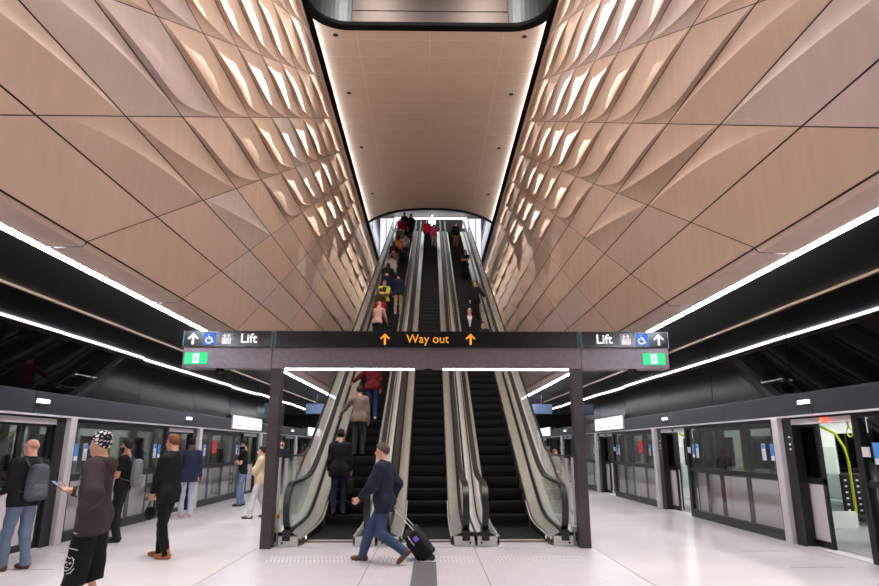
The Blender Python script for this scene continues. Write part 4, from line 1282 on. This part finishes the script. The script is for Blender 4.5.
o = m.build('white_print', cmat((205,203,203), .8, 0, 1, 0), I['E']); o.parent = sh
m = MB(); T = I['T']
for s1 in (-1,):
    for q in (-.05, .04): m.tube([tuple(T(q, .112, .47)), tuple(T(q*1.2, .150, .40)), tuple(T(q*1.3, .160, .31))], .004, 5)
    for a_, b_ in (((-.10,.30),(-.08,.22)), ((-.11,.25),(-.06,.27)), ((-.10,.22),(-.07,.20)), ((-.12,.28),(-.115,.22))):
        m.tube([tuple(T(a_[0], .138, a_[1])), tuple(T(b_[0], .146, b_[1]))], .006, 5)
o = m.build('drawstring', cmat((180,174,172), .8, 0, 1, 0), I['gar'])
I = person('bearded man in black t-shirt with light grey backpack, standing behind the beanie wearer', (-5.40, 11.48, 0), D(100), 1.72, .013,
    ('tee', (20,20,22)), (26,26,32), (22,22,24), ('short', (34,26,22)), 'tan', beard=True, build=1.08, hpitch=-.15, hands=((-.17, .27, 1.02), (.10, .30, 1.10)), palms=((.6, 0, .8), (-.6, 0, .8)), elbows=((-.5, -1, -.4), (.5, -1, -.4)))
backpack(I, 'light grey backpack worn by the bearded man in black t-shirt', (112,114,116), (126,128,130))
I = person('red haired man in black suit and tan leather shoes waiting, facing the screens', (-3.90, 9.87, 0), D(80), 1.78, .012,
    ('suit', (17,17,20)), (16,16,18), (150,96,54), ('short', (112,66,38)), 'fair', hyaw=.08, glasses=True, build=1.14, shirt=(150,170,205), hands=((-.10, .24, .83), (.10, .25, .84)), elbows=((-.8, -.7, 0), (.8, -.7, 0)), feet=((-.11, -.10), (.11, .14)), beard=False)
b = empty('shoulder_bag', tuple(I['world'](V3(0, .30, .62))), D(84), 'small soft black bag held low by the red haired man in suit', 'bag')
A = SDF(); A.ell((0, 0, 0), (.14, .05, .10), None, .02); P, Q = A.mesh(.012, (), .004, 8); np_mesh('bag_body', P, Q, cmat((18,18,20), .7), b)
m = MB(); m.tube([(-.10, 0, .07), (-.06, -.02, .17), (.06, -.02, .17), (.10, 0, .07)], .008, 6); m.build('bag_handle', M['black_plastic'], b)
person('dark haired man in navy blazer and pale trousers seen from behind at the screens', (-5.70, 15.35, 0), D(22), 1.80, .015,
    ('suit', (40,46,70)), (188,196,208), (190,150,150), ('short', (24,20,18)), 'dark', hyaw=.1, hands=((-.24, .06, .80), (.27, .08, .80)))
person('bearded man in black t-shirt and blue jeans with folded arms, by the screens', (-5.24, 18.2, 0), D(118), 1.76, .015,
    ('tee', (20,20,22)), (108,128,156), (34,34,38), ('short', (30,24,22)), 'fair', beard=True, hyaw=.1, glasses=True, hands=((.075, .215, 1.13), (-.075, .235, 1.17)), elbows=((-1, -.1, -.5), (1, -.1, -.5)), palms=((0, -1, 0), (0, -1, 0)), handdir=((.9, .1, .15), (-.9, .05, .1)), feet=((-.13, .08), (.13, -.05)), baggy=2.2)
person('dark haired person in cream jacket and white trousers with folded arms, beside the gantry post', (-3.93, 15.15, 0), D(98), 1.62, .014,
    ('jacket', (206,186,156)), (204,202,204), (74,70,70), ('bun', (40,28,24)), 'fair', female=True, hyaw=.15, hands=((.075, .215, 1.13), (-.075, .235, 1.17)), elbows=((-1, -.1, -.5), (1, -.1, -.5)), palms=((0, -1, 0), (0, -1, 0)), handdir=((.9, .1, .15), (-.9, .05, .1)), feet=((-.16, .20), (.13, -.17)), baggy=2.0)
person('balding man in dark jacket seen from behind through the glass guard of the crowded escalator', (-5.20, 22.5, 0), D(15), 1.78, .018,
    ('jacket', (36,38,46)), (50,56,70), (30,30,30), ('bald', (150,116,96)), 'fair')
person('person in maroon top standing far along the busy platform beyond the balding man', (-5.4, 27.5, 0), D(60), 1.70, .02,
    ('jacket', (120,40,52)), (60,60,70), (40,40,40), ('long', (50,36,30)), 'fair', female=True)
person('red haired woman in dark floral top behind the glass guard of the descending escalator', (3.80, 19.0, 0), D(200), 1.52, .016,
    ('jacket', (84,66,58)), (150,70,60), (60,50,44), ('long', (120,60,36)), 'fair', female=True, hands=((-.12, .22, 1.05), (.12, .22, 1.05)))
person('passenger in white shirt inside the open train, seen through the screens by the gantry post', (7.65, 27.4, .002), D(120), 1.74, .02, ('shirt', (206,202,202)), (60,60,66), (40,40,40), ('short', (40,30,26)), 'fair')
person('passenger in black jacket beside the white shirted one inside the open train', (7.55, 28.6, .002), D(70), 1.72, .02, ('jacket', (36,36,40)), (40,42,48), (40,40,40), ('short', (40,30,26)), 'fair')
person('passenger in grey top inside the open train, next to the red notice', (7.60, 24.6, .002), D(95), 1.70, .02, ('jacket', (110,106,108)), (50,50,56), (40,40,40), ('long', (60,44,34)), 'fair', female=True)
person('passenger in pale jacket inside the closed train, behind the bearded man with folded arms', (-7.60, 22.4, .002), D(-80), 1.72, .02, ('jacket', (170,160,158)), (44,44,50), (40,40,40), ('short', (30,24,22)), 'fair')
person('passenger in dark coat inside the closed train, near the man in navy blazer', (-7.55, 19.6, .002), D(-100), 1.72, .02, ('jacket', (50,46,48)), (40,40,46), (40,40,40), ('short', (30,24,22)), 'fair')

# ---- the walker with his suitcase
I = person('man in dark navy blazer and jeans striding past the escalators, pulling a suitcase', (-.60, 9.40, 0), D(74), 1.72, .011,
    ('suit', (30,34,50)), (56,72,98), (104,64,44), ('short', (92,80,74)), 'fair', lean=.05, hyaw=.12, hpitch=-.03, hands=((-.26, .30, .90), (.20, -.06, .85)), elbows=((-.4, -1, -.1), (.4, -1, .0)),
    feet=((-.09, -.345), (.10, .36)), lift=(.10, 0), shirt=(196,204,220), palms=((.9, .1, .2), None), curl=.7, baggy=1.6, build=1.16)
c = empty('suitcase', (.02, 9.72, 0), D(80), 'small black wheeled suitcase with purple tag, tilted behind the walking man', 'suitcase')
hnd = I['world'](I['wri'][1] + V3(0, -.02, -.09)); base = Vector((.06, 9.72, .055))
loc = lambda w_: (Matrix.Rotation(-D(80), 3, 'Z') @ (Vector(w_) - c.location))
h0 = loc(hnd); b0 = loc(base); dr = (h0 - b0).normalized(); sdv = Vector((1,0,0)); sdv = (sdv - dr*sdv.dot(dr)).normalized(); nv = sdv.cross(dr)
Rm = Matrix((sdv, dr, nv)).transposed()
m = MB(); m.obox(b0 + dr*.24 - nv*.02, (.34, .44, .22), Rm); m.build('case_body', cmat((20,20,23), .7, .1), c, bevel=.035, smooth=True)
m = MB(); m.obox(b0 + dr*.22 - nv*.135, (.28, .30, .05), Rm); m.build('case_pocket', cmat((26,26,30), .7, .1), c, bevel=.02)
m = MB()
for q in (-.085, .085): m.tube([b0 + sdv*q + dr*.42 + nv*.05, b0 + sdv*q + (h0-b0)], .008, 6)
m.tube([h0 + sdv*-.085, h0 + sdv*.085], .013, 8); m.build('pull_handle', M['alu'], c)
for q in (-.15, .15):
    m = MB(); p = b0 + sdv*q + nv*.04; m.tube([p - sdv*.015, p + sdv*.015], .048, 14); m.build('wheel', M['black_plastic'], c)
m = MB(); m.obox(b0 + dr*.36 - sdv*.175 + nv*.02, (.008, .07, .07), Rm); m.build('name_tag', cmat((140,100,210), .5, 0, 1, 0), c)
m = MB(); m.tube([b0 + dr*.30 - sdv*.176 - nv*.05, b0 + dr*.34 - sdv*.20 - nv*.05, b0 + dr*.42 - sdv*.20 - nv*.05, b0 + dr*.46 - sdv*.176 - nv*.05], .01, 6)
for q in (.12, .3): m.obox(b0 + dr*q - nv*.162, (.05, .012, .008), Rm)
m.build('grab_loop', cmat((170,168,170), .5, 0, 1, 0), c)

# ---- riders on the escalators
def rider(label, X, Y, yaw, H, top, legs, shoes=(30,30,30), hair=('short', (34,26,22)), vox=.02, **k):
    i, y, z = step_at(Y)
    return person(label, (X, y, z + .006), D(yaw), H, vox, top, legs, shoes, hair, k.pop('skin', 'fair'), feet=k.pop('feet', ((-.10, -.05), (.10, .0))), **k)
I = rider('man in black suit holding a briefcase, lowest rider on the crowded escalator', -1.85, 13.7, 0, 1.72, ('suit', (20,21,27)), (40,46,66), (60,48,40), vox=.013, hands=((-.24, .05, .80), (.25, .05, .80)), curl=.9)
w_ = I['world'](I['wri'][1] + V3(.0, .0, -.10))
bc = empty('briefcase', tuple(w_), 0, 'black leather briefcase carried by the lowest suited rider of the crowded escalator', 'briefcase')
m = MB(); m.box((-.05, -.20, -.34), (.05, .20, -.05)); m.build('case_body', cmat((22,20,20), .45, .1), bc, bevel=.02)
m = MB(); m.tube([(0, -.07, -.05), (0, -.06, .01), (0, .06, .01), (0, .07, -.05)], .011, 8); m.build('carry_handle', M['black_plastic'], bc)
m = MB(); m.box((-.054, -.20, -.16), (-.05, .20, -.14)); m.build('flap_edge', M['black_plastic'], bc)
rider('man in taupe jacket with one hand on the handrail, above the suited rider', -1.70, 15.35, 0, 1.68, ('jacket', (136,118,106)), (56,58,54), (40,34,30), vox=.014, hands=((-.52, .22, 1.03), (.24, .04, .80)), palms=((0, 0, -1), None))
rider('rider in maroon jumper and jeans reaching for the handrail, just under the sign', -1.55, 16.95, 10, 1.68, ('jacket', (108,26,38)), (46,66,108), (210,206,204), vox=.015, hands=((-.56, .15, 1.05), (.25, .05, .80)))
rider('bald man in pale pink shirt leaning on the handrail above the sign gantry', -1.88, 21.8, -22, 1.72, ('shirt', (206,166,156)), (34,34,44), hair=('bald', (176,140,120)), lean=.22, hands=((-.25, .35, .95), (.20, .42, .92)), baggy=1)
rider('dark haired rider in red top behind the pale pink shirt', -1.86, 22.9, -15, 1.62, ('tee', (166,26,34)), (34,34,40), hair=('long', (40,28,24)), female=True, lean=.08)
rider('dark haired rider in brown top turned aside, just below the bright yellow jacket', -1.93, 23.6, 40, 1.66, ('jacket', (70,52,40)), (40,36,36), hair=('short', (70,48,34)))
rider('worker in bright yellow jacket with folded arms facing down the crowded escalator', -1.84, 24.5, 188, 1.76, ('jacket', (196,214,30)), (34,34,40), hair=('short', (40,30,26)), hands=((.075, .215, 1.10), (-.075, .235, 1.14)), elbows=((-1, -.1, -.5), (1, -.1, -.5)), shirt=(46,40,40))
rider('man in navy jacket and beige trousers standing alone on the passing side', -1.32, 25.2, 0, 1.80, ('jacket', (24,30,52)), (176,156,132), (200,196,190), hair=('short', (26,20,18)))
rider('rider in dark coat with blue sleeve beside the man in navy jacket', -1.88, 26.0, 15, 1.70, ('jacket', (26,34,66)), (30,30,40), hair=('short', (30,22,20)))
rider('rider in black puffer coat above the navy jacket on the crowded escalator', -1.92, 27.2, 10, 1.70, ('puffer', (24,24,28)), (30,30,34), hair=('long', (26,20,18)), vox=.024)
rider('rider in white hooded top on the crowded escalator, below a rider in mauve', -1.86, 28.8, -5, 1.66, ('jacket', (200,200,206)), (40,44,56), hair=('short', (24,20,18)), vox=.024)
rider('rider in mauve grey jacket with a dark cap of hair, above the white hooded top', -1.86, 30.0, -10, 1.72, ('jacket', (126,104,100)), (44,40,44), hair=('short', (30,24,24)), vox=.024)
rider('rider in all black with long hair, below the tan coat', -1.95, 31.6, 5, 1.70, ('jacket', (24,20,20)), (28,26,28), hair=('long', (24,18,16)), vox=.026)
rider('rider in tan coat high on the crowded escalator', -1.80, 33.2, -10, 1.74, ('jacket', (160,118,82)), (50,44,44), hair=('long', (50,34,26)), vox=.026)
rider('rider in light blue top beside the tan coat, high on the crowded escalator', -1.42, 34.0, 0, 1.62, ('shirt', (150,164,186)), (60,70,96), hair=('short', (30,24,22)), vox=.028)
rider('rider in grey hoodie below the head of the crowded escalator', -1.85, 35.6, 0, 1.70, ('hoodie', (96,98,104)), (40,40,48), hair=('short', (30,24,22)), vox=.028)
rider('rider in red jacket carrying a dark bag at the head of the crowded escalator', -1.95, 38.6, 0, 1.70, ('jacket', (176,20,52)), (130,136,146), hair=('short', (24,20,20)), vox=.028)
rider('tall rider in black beside the red jacket, at the escalator head', -1.80, 39.8, 0, 1.82, ('jacket', (22,22,24)), (24,24,28), hair=('short', (24,20,20)), vox=.028)
rider('rider in shorts and black top with red backpack straps at the escalator head', -1.35, 40.0, 5, 1.74, ('jacket', (30,30,44)), (30,30,36), hair=('short', (24,20,20)), vox=.026, shorts=True)
rider('rider in red top and teal trousers on the middle escalator', -.20, 37.7, 4, 1.70, ('hoodie', (196,20,56)), (30,62,70), hair=('short', (150,30,50)), vox=.026, hood=True)
rider('rider in pink top and white trousers on the middle escalator', .22, 36.9, -4, 1.58, ('tee', (214,60,110)), (212,206,206), hair=('short', (60,40,30)), vox=.026, female=True)
rider('man in black top and khaki trousers at the head of the descending escalator', 1.62, 37.2, 180, 1.72, ('jacket', (24,24,26)), (166,136,96), vox=.026)
rider('woman in black top with bare arms folded, midway on the descending escalator', 1.80, 29.8, 170, 1.66, ('tee', (22,22,24)), (26,26,30), hair=('long', (50,34,28)), vox=.024, female=True, hands=((.075, .215, 1.10), (-.075, .235, 1.14)), elbows=((-1, -.1, -.5), (1, -.1, -.5)))
rider('rider in long black coat leaning to the handrail of the descending escalator', 1.86, 24.1, 175, 1.72, ('jacket', (20,20,22)), (22,22,26), hair=('short', (26,22,20)), vox=.02, hands=((-.42, .15, 1.02), (.22, .1, .85)))
rider('grey bald man in black suit and white shirt descending toward the sign gantry', 1.42, 21.2, 180, 1.72, ('suit', (20,20,23)), (24,24,28), hair=('bald', (150,140,132)), vox=.016, shirt=(214,204,204), glasses=True)
rider('dark haired woman in black beside the suited man on the descending escalator', 1.82, 20.5, 180, 1.52, ('jacket', (26,24,26)), (30,28,30), hair=('short', (34,24,22)), vox=.016, female=True)
# ------------------------------------------------------------------ lamps
def area(name, loc, rot, sx, sy, power, color=(1,1,1), spread=180, label=None):
    l = bpy.data.lights.new(name, 'AREA'); l.shape = 'RECTANGLE'; l.size = sx; l.size_y = sy
    l.energy = power; l.color = color; l.spread = math.radians(spread)
    o = bpy.data.objects.new(name, l); COL.objects.link(o); o.location = loc; o.rotation_euler = rot
    return o
# slot lamps tucked between soffit and cladding, washing down the walls; added soffit lamp last
for s in (-1, 1):
    area('wall_wash_lamp', (s*(WX-.225), 5.0, CZ-.14), (0, -s*math.radians(2.5), 0), .03, 27, 400, (1, .91, .80), 2.5)
    area('wall_wash_lamp', (s*(WX-.225), 33.0, CZ-.14), (0, -s*math.radians(2.4), 0), .03, 29, 210, (1, .91, .80), 3.2)
    area('upper_wash_lamp', (s*(WX-.225), 19.5, CZ-.14), (0, -s*math.radians(8), 0), .03, 56, 150, (1, .91, .80), 12)
    area('added_soffit_lamp', (s*(WX-.05), 19.5, CZ-.06), (0, s*math.radians(100), 0), .04, 56, 230, (1, .95, .90), 170)  # added lamp, hidden above the trim, to brighten the soffit
# concourse ceiling lamps over the near opening and at the escalator head
for x in (-2.2, 2.2):
    area('concourse_lamp', (x, 9, CZ+3.5), (0, 0, 0), 1.2, 14, 950, (1, .95, .90), 160)
area('concourse_head_lamp', (0, 47, 21.0), (0, 0, 0), 8, 12, 250, (.95, .97, 1), 180)

W = bpy.data.worlds.new('world'); SC.world = W; W.use_nodes = True
W.node_tree.nodes['Background'].inputs['Color'].default_value = (.9, .92, 1, 1)
W.node_tree.nodes['Background'].inputs['Strength'].default_value = .02

# ------------------------------------------------------------------ camera
cam = bpy.data.cameras.new('camera'); co = bpy.data.objects.new('camera', cam); COL.objects.link(co)
cam.sensor_fit = 'HORIZONTAL'; cam.sensor_width = 36; cam.lens = 614/879*36; cam.clip_end = 200
co.location = (.07, 0, 1.6)
co.rotation_euler = (math.radians(90) + math.atan(154/614), 0, -math.atan(8.5/614))
SC.camera = co
SC.view_settings.view_transform = 'Standard'; SC.view_settings.look = 'None'
SC.view_settings.gamma = 1; SC.view_settings.use_curve_mapping = False
SC.view_settings.exposure = 0.56
SC.cycles.use_denoising = True
SC.cycles.max_bounces = 8; SC.cycles.diffuse_bounces = 4; SC.cycles.glossy_bounces = 4; SC.cycles.transparent_max_bounces = 24
SC.cycles.sample_clamp_indirect = 6
SC.cycles.caustics_reflective = False; SC.cycles.caustics_refractive = False
